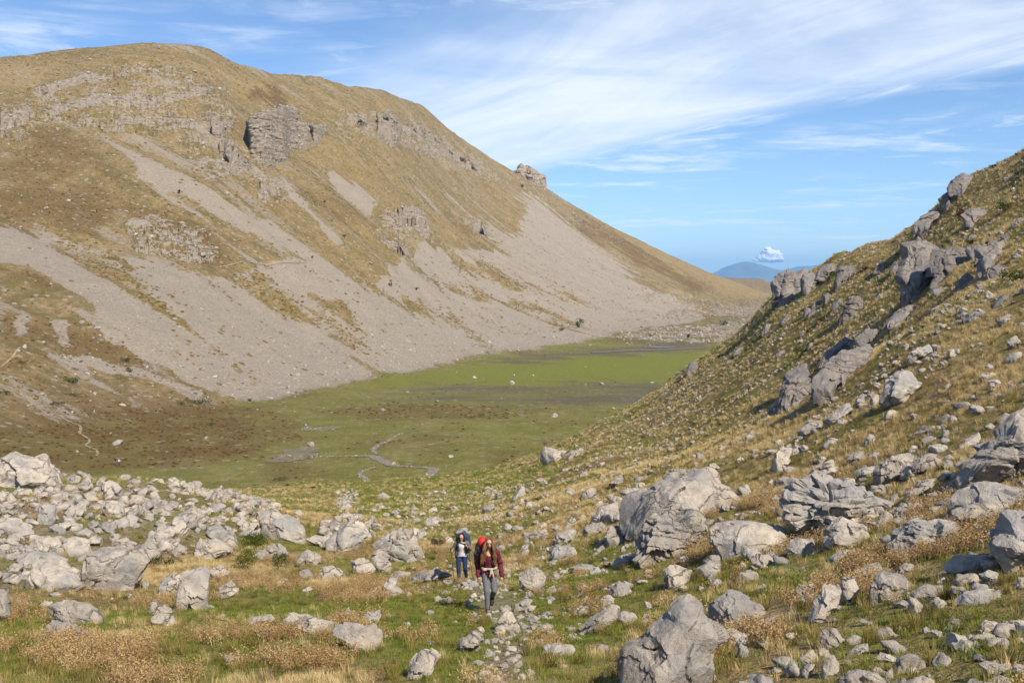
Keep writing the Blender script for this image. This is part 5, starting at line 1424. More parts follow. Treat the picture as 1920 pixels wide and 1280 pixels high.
def tuft(n_b, h, spread, lean, w_, mat, seed):
    r_ = np.random.default_rng(seed); b = MB()
    for k in range(n_b):
        a = r_.uniform(0, 6.28); d = spread * math.sqrt(r_.uniform())
        b.blade((d * math.cos(a), d * math.sin(a), -0.03), lean * r_.uniform(0.2, 1.0), h * r_.uniform(0.5, 1.0), w_ * r_.uniform(0.7, 1.3), a + r_.normal(0, 0.6))
    return b.mesh('tuft', mat)


def weed(seed, mat, stems=16, h=0.34):
    r_ = np.random.default_rng(seed); b = MB()
    for k in range(stems):
        a = r_.uniform(0, 6.28); hh = h * r_.uniform(0.55, 1.0); ln = r_.uniform(0.05, 0.2)
        bx, by = r_.normal(0, 0.07, 2)
        b.blade((bx, by, -0.03), ln, hh, 0.006, a, 2)
        for q in range(13):
            t = r_.uniform(0.35, 1.05)
            c_ = (bx + math.cos(a) * ln * t * t + r_.normal(0, 0.035), by + math.sin(a) * ln * t * t + r_.normal(0, 0.035), hh * t + r_.normal(0, 0.02))
            b.leaf(c_, r_.uniform(0.008, 0.02), r_)
    return b.mesh('weed', mat)


def cushion(seed, mat, leaves=90, flat=0.5, ls=0.13):
    r_ = np.random.default_rng(seed); b = MB()
    for k in range(leaves):
        d = r_.normal(size=3); d /= np.linalg.norm(d); d[2] = abs(d[2])
        rr = r_.uniform(0.55, 1.0) * (0.8 + 0.25 * math.sin(3 * math.atan2(d[1], d[0]) + seed))
        b.leaf((d[0] * rr * 0.5, d[1] * rr * 0.5, d[2] * rr * 0.5 * flat), ls * r_.uniform(0.6, 1.3), r_)
    return b.mesh('cushion', mat)


greens = source_collection('green_tufts', [tuft(46, 0.13, 0.16, 0.07, 0.0045, M_GREEN, s) for s in range(3)] + [tuft(60, 0.075, 0.2, 0.05, 0.005, M_GREEN, s) for s in range(3, 5)])
straws = source_collection('straw_tufts', [tuft(48, 0.27, 0.12, 0.14, 0.004, M_STRAW, 10 + s) for s in range(4)])
bunches = source_collection('bunch_tufts', [tuft(70, 0.36, 0.11, 0.22, 0.0045, M_BUNCH, 20 + s) for s in range(3)])
weeds = source_collection('weed_tufts', [weed(30 + s, M_WEED) for s in range(5)])
straw_far = source_collection('straw_clumps', [tuft(26, 0.34, 0.22, 0.16, 0.016, M_STRAW, 40 + s) for s in range(3)])
heathers = source_collection('heather_clumps', [cushion(50 + s, M_HEATH) for s in range(3)])
cushions = source_collection('cushion_clumps', [cushion(60 + s, M_CUSH, 70, 0.55, 0.16) for s in range(4)])


def grow(name, label, coll, nsrc, weight, count, lo, hi, tilt=0.12, off=1.05, by_dist=0.0):
    pts_, i_, j_ = scatter(GA, weight, count)
    pts_ = pts_[keep_off(pts_, off)]
    n_ = len(pts_)
    s = RNG.uniform(lo, hi, n_) * (1 + by_dist * np.clip(pts_[:, 1] - 20, 0, 200) / 100)
    instancer(name, pts_, rnd_rot(n_, tilt), s, RNG.integers(0, nsrc, n_), coll, label)


nW = sstep(0.0, 0.4, fbm(AX / 1.5, AY / 1.5, oct=3, seed=95))
nS = sstep(-0.15, 0.25, fbm(AX / 3.4 + 9, AY / 3.4, oct=3, seed=96))
rightz = sstep(1000, 1250, px_) * sstep(905, 880, py_ + 0 * px_)
norub = cA(1 - aRub * 0.85) * cA(1 - 0.8 * aPath)
grow('green_grass', 'short green grass covering the ground between the rocks', greens, 5, areaA * visA * lod(14, 1.25) * cA(0.3 + aG * 1.8) * norub, 40000, 0.55, 1.0, by_dist=1.6)
grow('dry_weeds', 'dry brown weeds standing in the foreground grass', weeds, 5, areaA * visA * lod(15, 1.2) * cA(nW ** 1.3 * (1.05 - aG)) * norub * cA(sstep(60, 30, AY)) * cA(1 - 0.8 * sstep(1100, 1300, px_) * sstep(960, 900, py_)), 1900, 0.5, 1.05, by_dist=0.6)
grow('straw_grass', 'pale straw coloured grass on the slope', straws, 4, areaA * visA * lod(18, 1.05) * cA((0.08 + nS ** 2) * (1.05 - aG) * (0.35 + aGold) * (1 - 0.5 * sstep(1040, 1140, py_))) * norub * cA(sstep(110, 70, AY)), 29000, 0.32, 0.78, by_dist=1.6)
grow('bunch_grass', 'olive bunch grass around the boulders', bunches, 3, areaA * visA * lod(15, 1.1) * cA(0.2 + (1 - nS)) * norub * cA(sstep(80, 50, AY)), 2200, 0.4, 0.85, by_dist=0.8)
spurw = cA(sstep(45, 75, AY) * (rowa < 8.2))
grow('spur_grass', 'dry grass clumps covering the spur beyond the golden slope', straw_far, 3, areaA * visA * spurw * lod(60, 0.7) * cA(0.4 + aGold), 20000, 0.4, 0.95, off=0.7, by_dist=0.5)
grow('spur_heather', 'dark heather clumps covering the spur', heathers, 3, areaA * visA * spurw * lod(60, 0.7) * cA(0.15 + nW), 350, 0.3, 0.8, off=0.7, by_dist=0.5)
# mountain side and meadow
strip_w = cA(np.clip(strips * 0.7 + 0.30 * sstep(0.05, 0.95, m_scree) * sstep(0.2, 0.5, fbm(fall / 40, acro / 12, oct=3, seed=97)), 0, 1))
pts, i, j = scatter(GB, areaB * cA(visB) * lodB * np.clip(strip_w + 0.12 * cA((1 - m_scree) * (1 - onfloor)), 0, 1) * cA(sstep(2.4, 2.8, rowv)), 11000)
instancer('grass_cushions', pts, rnd_rot(len(pts), 0.1), RNG.uniform(0.6, 2.0, len(pts)), RNG.integers(0, 4, len(pts)), cushions, 'tawny grass cushions in lines down the scree slopes')
pts, i, j = scatter(GB, areaB * cA(visB) * lodB * cA(m_heath ** 2 + 0.02) * cA(1 - vgreen), 8000)
instancer('heather_carpet', pts, rnd_rot(len(pts), 0.1), RNG.uniform(0.4, 1.3, len(pts)), RNG.integers(0, 3, len(pts)), heathers, 'brown heather covering the valley floor and lower slopes')
print('growth', round(time.time() - T0, 1))

# ================================================================== shrubs
M_JUNIPER = plant_mat('juniper_green', [(0.1, (0.035, 0.055, 0.010)), (0.5, (0.085, 0.105, 0.018)), (0.9, (0.17, 0.175, 0.035))], 0.2)
M_DARKGREEN = plant_mat('dark_shrub_green', [(0.1, (0.018, 0.03, 0.010)), (0.6, (0.045, 0.06, 0.018)), (0.95, (0.085, 0.095, 0.03))], 0.1)
M_MAT = plant_mat('low_juniper_green', [(0.1, (0.04, 0.06, 0.018)), (0.6, (0.075, 0.095, 0.03)), (0.95, (0.12, 0.13, 0.045))], 0.1)
M_BROWNBUSH = plant_mat('brown_bush', [(0.1, (0.06, 0.04, 0.025)), (0.6, (0.12, 0.082, 0.05)), (0.95, (0.19, 0.13, 0.08))], 0.1)
mt, n = new_mat('woody_stem'); finish(n, (0.13, 0.09, 0.06), 0.9); M_STEM = mt


def shrub(px, py, wpx_, hpx_, label, cat, mat, seed, group=None, leaves=420, lobes=7, name='shrub', spiky=0.0, which='AB'):
    h_ = hit(px, py, which)
    base, dist = h_[0], h_[0].y
    W, H = wpx_ / F * dist, hpx_ / F * dist
    r_ = np.random.default_rng(seed)
    root = link(name, None); root.location = base
    tag(root, label, cat, group)
    b = MB()
    lob = []
    for k in range(lobes):
        a = r_.uniform(0, 6.28); d = math.sqrt(r_.uniform()) * 0.36
        lob.append((d * math.cos(a) * W, d * math.sin(a) * W, H * r_.uniform(0.3, 0.62), W * r_.uniform(0.14, 0.25), H * r_.uniform(0.24, 0.4)))
    ls = 0.9 * math.sqrt(W * H) / math.sqrt(leaves) * 1.15
    for k in range(leaves):
        x, y, z, rr, rh = lob[r_.integers(lobes)]
        d = r_.normal(size=3); d /= np.linalg.norm(d); q = r_.uniform(0.6, 1.0)
        c_ = Vector((x + d[0] * rr * q, y + d[1] * rr * q, max(0.02 * H, z + d[2] * rh * q)))
        if spiky and r_.uniform() < spiky:
            an = math.atan2(d[1], d[0])
            b.blade(tuple(c_), ls * 1.2, ls * (2.0 + 2 * max(d[2], 0)), ls * 0.35, an, 2)
        else:
            b.leaf(tuple(c_), ls * r_.uniform(0.6, 1.3), r_)
    link('foliage', b.mesh('foliage', mat), None, root)
    s = MB()
    for k in range(5):
        a = r_.uniform(0, 6.28)
        s.blade((0.05 * W * math.cos(a), 0.05 * W * math.sin(a), -0.1 * H), 0.22 * W, 0.55 * H, 0.03 * W, a, 3)
    link('stem', s.mesh('stem', M_STEM), None, root)
    return root


G_J = 'juniper bushes beside the rubble field'
shrub(490, 1022, 76, 32, 'yellow green juniper bush on top of the layered rock', 'bush', M_JUNIPER, 1, G_J, 1500, 9, 'juniper_bush', 0.5)
shrub(464, 1068, 52, 42, 'yellow green juniper bush in front, left of the layered rock', 'bush', M_JUNIPER, 2, G_J, 1100, 8, 'juniper_bush', 0.5)
shrub(524, 1062, 38, 32, 'small juniper bush right of the layered rock', 'bush', M_JUNIPER, 3, G_J, 800, 6, 'juniper_bush', 0.5)
shrub(306, 1062, 62, 20, 'dark green creeping juniper between the big tilted boulder and standing rock', 'bush', M_DARKGREEN, 4, G_J, 900, 8, 'juniper_bush', 0.4)
shrub(820, 1026, 40, 22, 'dull green bush above the rear hiker', 'bush', M_BROWNBUSH, 5, None, 600, 6)
shrub(1430, 1120, 62, 22, 'dark green cushion bush behind the ridged pale boulder', 'bush', M_MAT, 6, None, 900, 8)
G_H = 'bushes high on the right hand hillside'
shrub(1806, 418, 30, 34, 'brown bare bush beside the pale rock pile on the hillside', 'bush', M_BROWNBUSH, 7, G_H, 500, 6)
shrub(1888, 396, 46, 26, 'green bush near the skyline at the right edge', 'bush', M_MAT, 8, G_H, 500, 7)
shrub(1898, 528, 56, 26, 'dark green bush on the hillside at the right edge', 'bush', M_DARKGREEN, 9, G_H, 600, 7)
shrub(1828, 506, 26, 22, 'dark bush in the hollow of the crag band', 'bush', M_DARKGREEN, 10, G_H, 400, 5)
shrub(1556, 522, 34, 18, 'dark bush on the ledge of the square prow', 'bush', M_DARKGREEN, 11, G_H, 400, 5)
shrub(1500, 668, 34, 22, 'dark bush in the gully above the shaded slab', 'bush', M_DARKGREEN, 12, G_H, 400, 6)
G_D = 'dark bushes on the far screes'
for k, (x, y, w_, h_, lb) in enumerate([(1082, 616, 14, 16, 'lower of the two round dark bushes on the far scree'), (1089, 606, 12, 12, 'upper of the two round dark bushes on the far scree'), (1053, 621, 12, 8, 'flat dark bush left of the two round ones'),
                                        (1357, 609, 17, 10, 'dark round bush on the pale rocks at the valley end'), (1289, 635, 9, 12, 'small dark bush by the shore stones'), (733, 537, 10, 8, 'dark bush near the middle of the big scree'),
                                        (780, 544, 9, 6, 'dark bush right of the middle of the big scree'), (337, 363, 10, 9, 'dark bush on the upper scree chute'), (645, 445, 9, 7, 'dark bush under the middle scree patch'), (585, 484, 7, 6, 'dark bush above the scree path'),
                                        (979, 352, 7, 8, 'dark bush below the mountain ridge'), (608, 380, 6, 6, 'tiny dark bush right of the white tilted strata')]):
    shrub(x, y, w_, h_, lb, 'bush', M_DARKGREEN, 40 + k, G_D, 160, 5, which='B')
G_M = 'low green juniper mats on the brown slope'
for k, (x, y, w_, h_, lb) in enumerate([(137, 718, 40, 14, 'large oval juniper mat at the top of the brown slope'), (106, 760, 32, 9, 'oval juniper mat below the large one'), (10, 738, 30, 8, 'juniper mat at the left edge'), (42, 682, 22, 8, 'small juniper mat up left among stones'),
                                        (140, 742, 26, 7, 'pale juniper mat below the large oval one'), (376, 756, 44, 13, 'long juniper mat at the foot of the scree'), (340, 758, 18, 7, 'small mat left of the long juniper mat'), (399, 797, 26, 6, 'thin mat in the middle of the brown meadow'),
                                        (236, 678, 20, 9, 'mat on the grass tongue between the screes'), (243, 697, 14, 9, 'dark bush on the small scree tongue'), (468, 752, 12, 7, 'green tuft at the toe of the scree'), (528, 900, 34, 7, 'flat mat in the meadow left of the stream')]):
    shrub(x, y, w_, h_, lb, 'bush', M_MAT, 60 + k, G_M, 240, 8, 'juniper_mat', which='B')


# ================================================================== stream, pools, paths
BANKS = []


def ribbon(name, pts, mat, label, lift, kind='structure', seed=0, wob=0.5, n_=70, wk=0.62):
    """strip laid on the terrain; pts are (px, py, width in metres)"""
    W = []
    for x, y, w_ in pts:
        h_ = hit(x, y, 'B')
        W.append((h_[0].x, h_[0].y, w_ * wk))
    W = np.array(W)
    t = np.concatenate([[0], np.cumsum(np.hypot(np.diff(W[:, 0]), np.diff(W[:, 1])))])
    Q = pchip(t, W, np.linspace(0, t[-1], n_))
    d = np.gradient(Q[:, :2], axis=0); d /= np.linalg.norm(d, axis=1)[:, None] + 1e-9
    nr = np.stack([-d[:, 1], d[:, 0]], -1)
    cols_ = np.linspace(-0.5, 0.5, 7)
    X = np.zeros((n_, 7)); Y = np.zeros((n_, 7)); Z = np.zeros((n_, 7))
    k = np.arange(n_)
    tap = np.clip(np.minimum(k + 0.4, n_ - 0.6 - k) / 4, 0.12, 1)
    for c_, o_ in enumerate(cols_):
        wv_ = Q[:, 2] * tap * o_ * (1 + wob * fbm(k / 3.0, k * 0 + (3 if o_ > 0 else 9) + seed, oct=4, gain=0.75, seed=seed) * 1.5)
        X[:, c_] = Q[:, 0] + nr[:, 0] * wv_; Y[:, c_] = Q[:, 1] + nr[:, 1] * wv_
        for i_ in range(n_):
            dr = drop(X[i_, c_], Y[i_, c_], 'B')
            Z[i_, c_] = dr[0].z + lift
    BANKS.append(np.stack([X, Y, Z], -1)[:, (0, 1, 2, 4, 5, 6)].reshape(-1, 3))
    return tag(link(name, grid_mesh(name, X, Y, Z, {}), mat), label, None, None, kind)


mt, n = new_mat('gravel')
geo = n.n('ShaderNodeNewGeometry')
nn_ = n.noise(geo.outputs['Position'], 2.2, 5, 0.7)
c = n.ramp(nn_, [(0.3, (0.09, 0.08, 0.06)), (0.55, (0.19, 0.168, 0.135)), (0.75, (0.33, 0.30, 0.26))])
finish(n, c, 0.75, bump=nn_, bump_dist=0.2)
M_GRAVEL = mt
mt, n = new_mat('trodden_earth')
geo = n.n('ShaderNodeNewGeometry')
nn_ = n.noise(geo.outputs['Position'], 1.2, 5, 0.7)
c = n.ramp(nn_, [(0.3, (0.17, 0.135, 0.085)), (0.6, (0.28, 0.23, 0.155)), (0.8, (0.36, 0.30, 0.22))])
finish(n, c, 0.95)
M_EARTH = mt
mt, n = new_mat('still_water')
geo = n.n('ShaderNodeNewGeometry')
nn_ = n.noise(geo.outputs['Position'], 0.6, 3, 0.6)
finish(n, (0.09, 0.085, 0.07), 0.12, bump=nn_, bump_strength=0.08, bump_dist=0.05, spec=0.5)
M_WATER = mt
mt, n = new_mat('wet_mud')
geo = n.n('ShaderNodeNewGeometry')
nn_ = n.noise(geo.outputs['Position'], 0.35, 5, 0.65)
c = n.ramp(nn_, [(0.3, (0.10, 0.088, 0.05)), (0.7, (0.19, 0.165, 0.11))])
finish(n, c, 0.55)
M_MUD = mt
ribbon('stream_bed', [(590, 857, 1.2), (640, 856, 1.2), (690, 855, 2.6), (715, 862, 4.2), (735, 872, 4.0), (760, 875, 1.6), (790, 876, 1.8), (815, 880, 4.5), (806, 890, 3.0), (780, 900, 1.6), (750, 908, 2.2), (720, 914, 4.0), (695, 921, 3.4), (668, 930, 2.8)], M_GRAVEL, 'gravel stream bed winding across the meadow', 0.12, seed=1, n_=110)
ribbon('stream_bed', [(716, 874, 1.0), (690, 880, 1.4), (675, 888, 1.8), (684, 898, 1.8), (692, 908, 1.8), (698, 916, 1.6)], M_GRAVEL, 'left loop of the gravel stream bed', 0.10, seed=2, n_=40)
ribbon('stream_bed', [(752, 812, 1.0), (732, 824, 1.8), (712, 834, 2.2), (700, 842, 2.6), (706, 852, 2.2)], M_GRAVEL, 'upper arm of the gravel stream bed', 0.10, seed=3, n_=36)
ribbon('mud_flat', [(498, 862, 3), (520, 864, 9), (540, 862, 12), (556, 850, 13), (575, 842, 12), (600, 840, 5)], M_MUD, 'grey mud flat beside the stream', 0.10, seed=4, wob=0.5, n_=40)
ribbon('mud_flat', [(575, 802, 4), (590, 806, 9), (615, 803, 8), (645, 800, 3)], M_MUD, 'narrow grey mud flat farther up the meadow', 0.10, seed=5, wob=0.5, n_=36)
ribbon('pool', [(574, 855, 0.8), (582, 856, 1.4), (590, 857, 0.8)], M_WATER, 'small bright pool at the head of the stream', 0.2, seed=6, n_=14)
ribbon('mud_flat', [(1100, 662, 5), (1160, 658.5, 12), (1250, 655, 16), (1330, 652, 14)], M_MUD, 'bare mud shore at the far end of the green meadow', 0.25, seed=7, wob=0.4, n_=40)
ribbon('pond', [(1195, 653, 2), (1220, 652.5, 7), (1250, 651.5, 7), (1275, 651, 2)], M_WATER, 'thin strip of pond at the far end of the meadow', 0.45, seed=8, n_=24)
bk = np.concatenate(BANKS[:5])
bk = bk[RNG.integers(0, len(bk), 520)] + RNG.normal(0, 0.35, (520, 3)) * np.array([1, 1, 0])
stones('stream_gravel', 'small stones lining the gravel stream bed', bk, 0.16, 0.7, sink=0.05)
PTH = lambda L, w_: [(x / 4, 640 + y / 4, w_) for x, y in L]
ribbon('path', PTH([(0, 335), (70, 352), (150, 400), (205, 440), (236, 465), (206, 490), (290, 505), (360, 520), (420, 545), (500, 595), (590, 630), (605, 660), (600, 690), (660, 730), (672, 750), (645, 780), (720, 815), (732, 840), (722, 866)], 1.0), M_EARTH, 'narrow footpath zigzagging down the brown slope', 0.16, seed=9, n_=150, wob=0.7)
ribbon('path', PTH([(0, 200), (60, 150), (100, 115), (125, 70), (160, 40)], 0.9), M_EARTH, 'faint path climbing the left slope', 0.2, seed=10, n_=30)
ribbon('path', [(384, 498, 0.9), (440, 496, 1.0), (500, 497, 1.2), (545, 493, 1.2), (575, 492, 0.8)], M_EARTH, 'path cutting across the scree', 0.35, seed=11, n_=50)

# ================================================================== cloud over the far range
mt, n = new_mat('cloud_white')
d_ = n.n('ShaderNodeBsdfDiffuse', ins={'Color': (0.92, 0.92, 0.93)}); t_ = n.n('ShaderNodeBsdfTranslucent', ins={'Color': (0.92, 0.93, 0.95)})
mx = n.n('ShaderNodeMixShader', ins={0: 0.2}); mt.node_tree.links.new(d_.outputs[0], mx.inputs[1]); mt.node_tree.links.new(t_.outputs[0], mx.inputs[2])
o_ = n.n('ShaderNodeOutputMaterial'); mt.node_tree.links.new(mx.outputs[0], o_.inputs[0])
M_CLOUD = mt
CD = 46000.0
v, f = ico(4)
allv = []; allf = []; off = 0
r_ = np.random.default_rng(5)
for (x, y, rw, rh) in [(1440, 476, 10, 9), (1453, 482, 11, 9), (1430, 484, 10, 6), (1462, 486, 7, 5), (1444, 487, 17, 4), (1420, 488, 8, 2.5), (1439, 470, 7, 6), (1447, 477, 8, 8), (1456, 477, 6, 6), (1433, 479, 7, 6)]:
    c0 = ppoint(x, y, CD); k = CD / F
    V = v * np.array([rw * k, rw * k * 0.9, rh * k]) * 1.2
    nse = fbm(v[:, 0] * 2.2 + x, v[:, 1] * 2.2, v[:, 2] * 2.2 + y, oct=4, gain=0.6, seed=7)
    V = V * (1 + 0.45 * nse)[:, None] + c0
    allv.append(V); allf.append(f + off); off += len(V)
me = bpy.data.meshes.new('cloud'); fill_mesh(me, np.concatenate(allv), np.concatenate(allf))
tag(link('cloud', me, M_CLOUD), 'small white puffy cloud above the distant blue mountain', 'cloud')

# ================================================================== haze
hx0, hx1, hy0, hy1, hz0, hz1 = -70000.0, 70000.0, -400.0, 32000.0, -340.0, 560.0
me = bpy.data.meshes.new('haze')
hv = np.array([(x, y, z) for z in (hz0, hz1) for y in (hy0, hy1) for x in (hx0, hx1)])
fill_mesh(me, hv, np.array([(0, 2, 3, 1), (4, 5, 7, 6), (0, 1, 5, 4), (2, 6, 7, 3), (0, 4, 6, 2), (1, 3, 7, 5)], np.int32), False)
mt, n = new_mat('haze_air')
pv = n.n('ShaderNodeVolumePrincipled', ins={'Color': (0.27, 0.57, 1.0), 'Density': 0.000052, 'Anisotropy': 0.0})
o_ = n.n('ShaderNodeOutputMaterial'); mt.node_tree.links.new(pv.outputs[0], o_.inputs['Volume'])
haze = tag(link('haze', me, mt), 'thin blue haze in the air of the valley', None, None, 'stuff')
print('details', round(time.time() - T0, 1))

# ================================================================== people
def flat_mat(name, col, rough=0.8, var=0.12, scale=60.0):
    mt_, n_ = new_mat(name)
    tc_ = n_.n('ShaderNodeTexCoord')
    nz_ = n_.noise(tc_.outputs['Object'], scale, 4, 0.65)
    lo = tuple(a * (1 - var) for a in col); hi = tuple(min(1, a * (1 + var)) for a in col)
    finish(n_, n_.ramp(nz_, [(0.3, lo), (0.7, hi)]), rough, bump=n_.noise(tc_.outputs['Object'], scale * 0.35, 3, 0.6), bump_strength=0.35, bump_dist=0.02, spec=0.25)
    return mt_


M_SKIN = flat_mat('skin', (0.46, 0.27, 0.19), 0.55, 0.06)
M_LIPS = flat_mat('lips', (0.33, 0.11, 0.09), 0.5, 0.05)
M_EYE = flat_mat('eyes', (0.03, 0.02, 0.015), 0.3, 0.05)
M_BURG = flat_mat('burgundy_cloth', (0.105, 0.016, 0.032), 0.75, 0.25, 40)
M_GJEAN = flat_mat('grey_denim', (0.13, 0.14, 0.16), 0.85, 0.12, 120)
M_NAVY = flat_mat('navy_denim', (0.018, 0.035, 0.085), 0.85, 0.25, 120)
M_CUFF = flat_mat('pale_denim', (0.16, 0.24, 0.34), 0.85, 0.15, 120)
M_BOOT = flat_mat('black_boots', (0.022, 0.02, 0.02), 0.6, 0.3)
M_TANBOOT = flat_mat('tan_boots', (0.17, 0.125, 0.095), 0.75, 0.2)
M_BROWNHAIR = flat_mat('brown_hair', (0.125, 0.062, 0.026), 0.5, 0.5, 45)
M_DARKHAIR = flat_mat('dark_hair', (0.018, 0.013, 0.012), 0.45, 0.3, 45)
M_TANSTRAP = flat_mat('tan_strap', (0.40, 0.35, 0.27), 0.8, 0.12)
M_RED = flat_mat('red_cover', (0.48, 0.022, 0.028), 0.55, 0.15, 25)
M_PACKGREY = flat_mat('grey_pack', (0.055, 0.06, 0.065), 0.8, 0.2)
M_BLUEPACK = flat_mat('blue_pack', (0.025, 0.055, 0.10), 0.75, 0.2, 30)
M_GREYJKT = flat_mat('grey_jacket', (0.125, 0.13, 0.125), 0.85, 0.15)
M_SHIRT = flat_mat('pale_shirt', (0.52, 0.50, 0.54), 0.85, 0.08)
M_LILAC = flat_mat('lilac_hem', (0.42, 0.36, 0.58), 0.85, 0.08)
M_BLACK = flat_mat('black_plastic', (0.015, 0.015, 0.016), 0.5, 0.1)
M_WHITE = flat_mat('white_paint', (0.72, 0.70, 0.68), 0.7, 0.06)
M_REDPAINT = flat_mat('red_paint', (0.50, 0.05, 0.04), 0.7, 0.1)

SPH = ico(3)


def ell(c_, r_, rot=None):
    v_, f_ = SPH
    V_ = v_ * np.array(r_ if hasattr(r_, '__len__') else (r_,) * 3)
    return V_ + np.array(c_), f_


def cap(a, ra, b, rb):
    """tapered limb between two joints"""
    a = np.array(a, float); b = np.array(b, float)
    d = b - a; L = np.linalg.norm(d)
    if L < 1e-6:
        return ell(a, ra)
    d /= L
    s = np.cross(d, [0, 0, 1.0]) if abs(d[2]) < 0.95 else np.cross(d, [1.0, 0, 0])
    s /= np.linalg.norm(s); t = np.cross(s, d)
    prof = [(-1.0, 0.0), (-0.8, 0.6), (-0.4, 0.92), (0, 1.0)]
    rings = [(a + d * (x * ra), ra * y) for x, y in prof] + [(a + d * L * q, ra + (rb - ra) * q) for q in (0.33, 0.66)] + [(b - d * (x * rb), rb * y) for x, y in reversed(prof)]
    V_ = []; F_ = []; m_ = 12
    for c_, r_ in rings:
        for k in range(m_):
            an = 2 * math.pi * k / m_
            V_.append(c_ + (s * math.cos(an) + t * math.sin(an)) * max(r_, 1e-4))
    for i_ in range(len(rings) - 1):
        for k in range(m_):
            p, q = i_ * m_ + k, i_ * m_ + (k + 1) % m_
            F_ += [(p, q, q + m_), (p, q + m_, p + m_)]
    return np.array(V_), np.array(F_, np.int32)


def chain(pts, radii):
    return [cap(pts[k], radii[k], pts[k + 1], radii[k + 1]) for k in range(len(pts) - 1)]


def blob(name, prims, voxel, mat, parent, smooth=4, keep=1.0, cut=None):
    """one continuous surface grown round the given masses"""
    vs = []; fs = []; off = 0
    for V_, F_ in prims:
        vs.append(V_); fs.append(F_ + off); off += len(V_)
    me_ = bpy.data.meshes.new(name)
    fill_mesh(me_, np.concatenate(vs), np.concatenate(fs))
    tmp = bpy.data.objects.new(name + '_tmp', me_); COL.objects.link(tmp)
    md = tmp.modifiers.new('r', 'REMESH'); md.mode = 'VOXEL'; md.voxel_size = voxel; md.use_smooth_shade = True
    if smooth:
        ms = tmp.modifiers.new('s', 'SMOOTH'); ms.iterations = smooth; ms.factor = 0.5
    if keep < 1:
        dm = tmp.modifiers.new('d', 'DECIMATE'); dm.ratio = keep
    dg = bpy.context.evaluated_depsgraph_get()
    out = bpy.data.meshes.new_from_object(tmp.evaluated_get(dg))
    bpy.data.objects.remove(tmp); bpy.data.meshes.remove(me_)
    out.name = name
    if cut is not None:
        bm = bmesh.new(); bm.from_mesh(out)
        kill = [v_ for v_ in bm.verts if cut(v_.co)]
        bmesh.ops.delete(bm, geom=kill, context='VERTS')
        bm.to_mesh(out); bm.free()
    return link(name, out, mat, parent)


def hand(wrist, direction, palm, across, curl=0.35, s=1.0):
    """palm, four unequal fingers with bends, thumb from the side of the palm base"""
    w_ = Vector(wrist); d = Vector(direction).normalized(); pn = Vector(palm).normalized(); ac = Vector(across).normalized()
    out = []
    pc = w_ + d * 0.085 * s
    for o_ in (-0.026, -0.009, 0.009, 0.026):
        out.append(cap(w_ + ac * o_ * 0.6 * s, 0.017 * s, pc + ac * o_ * s, 0.0135 * s))
    for o_, L in ((-0.030, 0.058), (-0.010, 0.074), (0.011, 0.080), (0.030, 0.070)):
        p = pc + ac * o_ * s; dd = d.copy()
        for q, fr in enumerate((0.42, 0.33, 0.25)):
            dd = (dd + pn * curl * (1 + 0.4 * q)).normalized()
            p2 = p + dd * (L * fr * s)
            out.append(cap(p, (0.0095 - 0.001 * q) * s, p2, (0.0088 - 0.001 * q) * s))
            p = p2
    t0_ = w_ + d * 0.025 * s + ac * 0.024 * s
    t1 = t0_ + (d * 0.6 + ac * 0.7 + pn * 0.25).normalized() * 0.042 * s
    t2 = t1 + (d * 0.9 + ac * 0.2 + pn * 0.5).normalized() * 0.032 * s
    out += [cap(t0_, 0.013 * s, t1, 0.0105 * s), cap(t1, 0.0105 * s, t2, 0.009 * s)]
    return out


def head_prims(c_, tilt=0.0, turn=0.0):
    c_ = Vector(c_)
    R_ = Matrix.Rotation(turn, 3, 'Z') @ Matrix.Rotation(tilt, 3, 'X')
    pr = []
    def E(off, r_):
        V_, F_ = ell((0, 0, 0), r_)
        V_ = (V_ + np.array(off)) @ np.array(R_).T + np.array(c_)
        pr.append((V_, F_))
    E((0, 0.012, 0.025), (0.074, 0.092, 0.088)); E((0, -0.012, -0.03), (0.058, 0.072, 0.075)); E((0, -0.035, -0.085), (0.032, 0.035, 0.026))
    E((0, -0.088, -0.018), (0.012, 0.018, 0.026)); E((0, -0.098, -0.034), (0.0155, 0.014, 0.012))
    E((-0.073, 0.012, -0.012), (0.010, 0.02, 0.03)); E((0.073, 0.012, -0.012), (0.010, 0.02, 0.03)); E((0, -0.075, 0.035), (0.05, 0.02, 0.018))
    return pr, R_


def face_parts(c_, R_, body, brow):
    c_ = Vector(c_)
    for nm, offs, r_, mat in (('eye', ((-0.030, -0.076, 0.004), (0.030, -0.076, 0.004)), (0.012, 0.008, 0.007), M_EYE), ('eyebrow', ((-0.031, -0.081, 0.022), (0.031, -0.081, 0.022)), (0.018, 0.007, 0.004), brow), ('mouth', ((0, -0.083, -0.062),), (0.022, 0.008, 0.008), M_LIPS)):
        for of in offs:
            V_, F_ = ell((0, 0, 0), r_)
            me_ = bpy.data.meshes.new(nm)
            fill_mesh(me_, (V_ + np.array(of)) @ np.array(R_).T + np.array(c_), F_)
            link(nm, me_, mat, body)


def stand(px, py, hpx, height):
    h_ = hit(px, py, 'A') or hit(px, py)
    return h_[0], hpx / F * h_[0].y / height


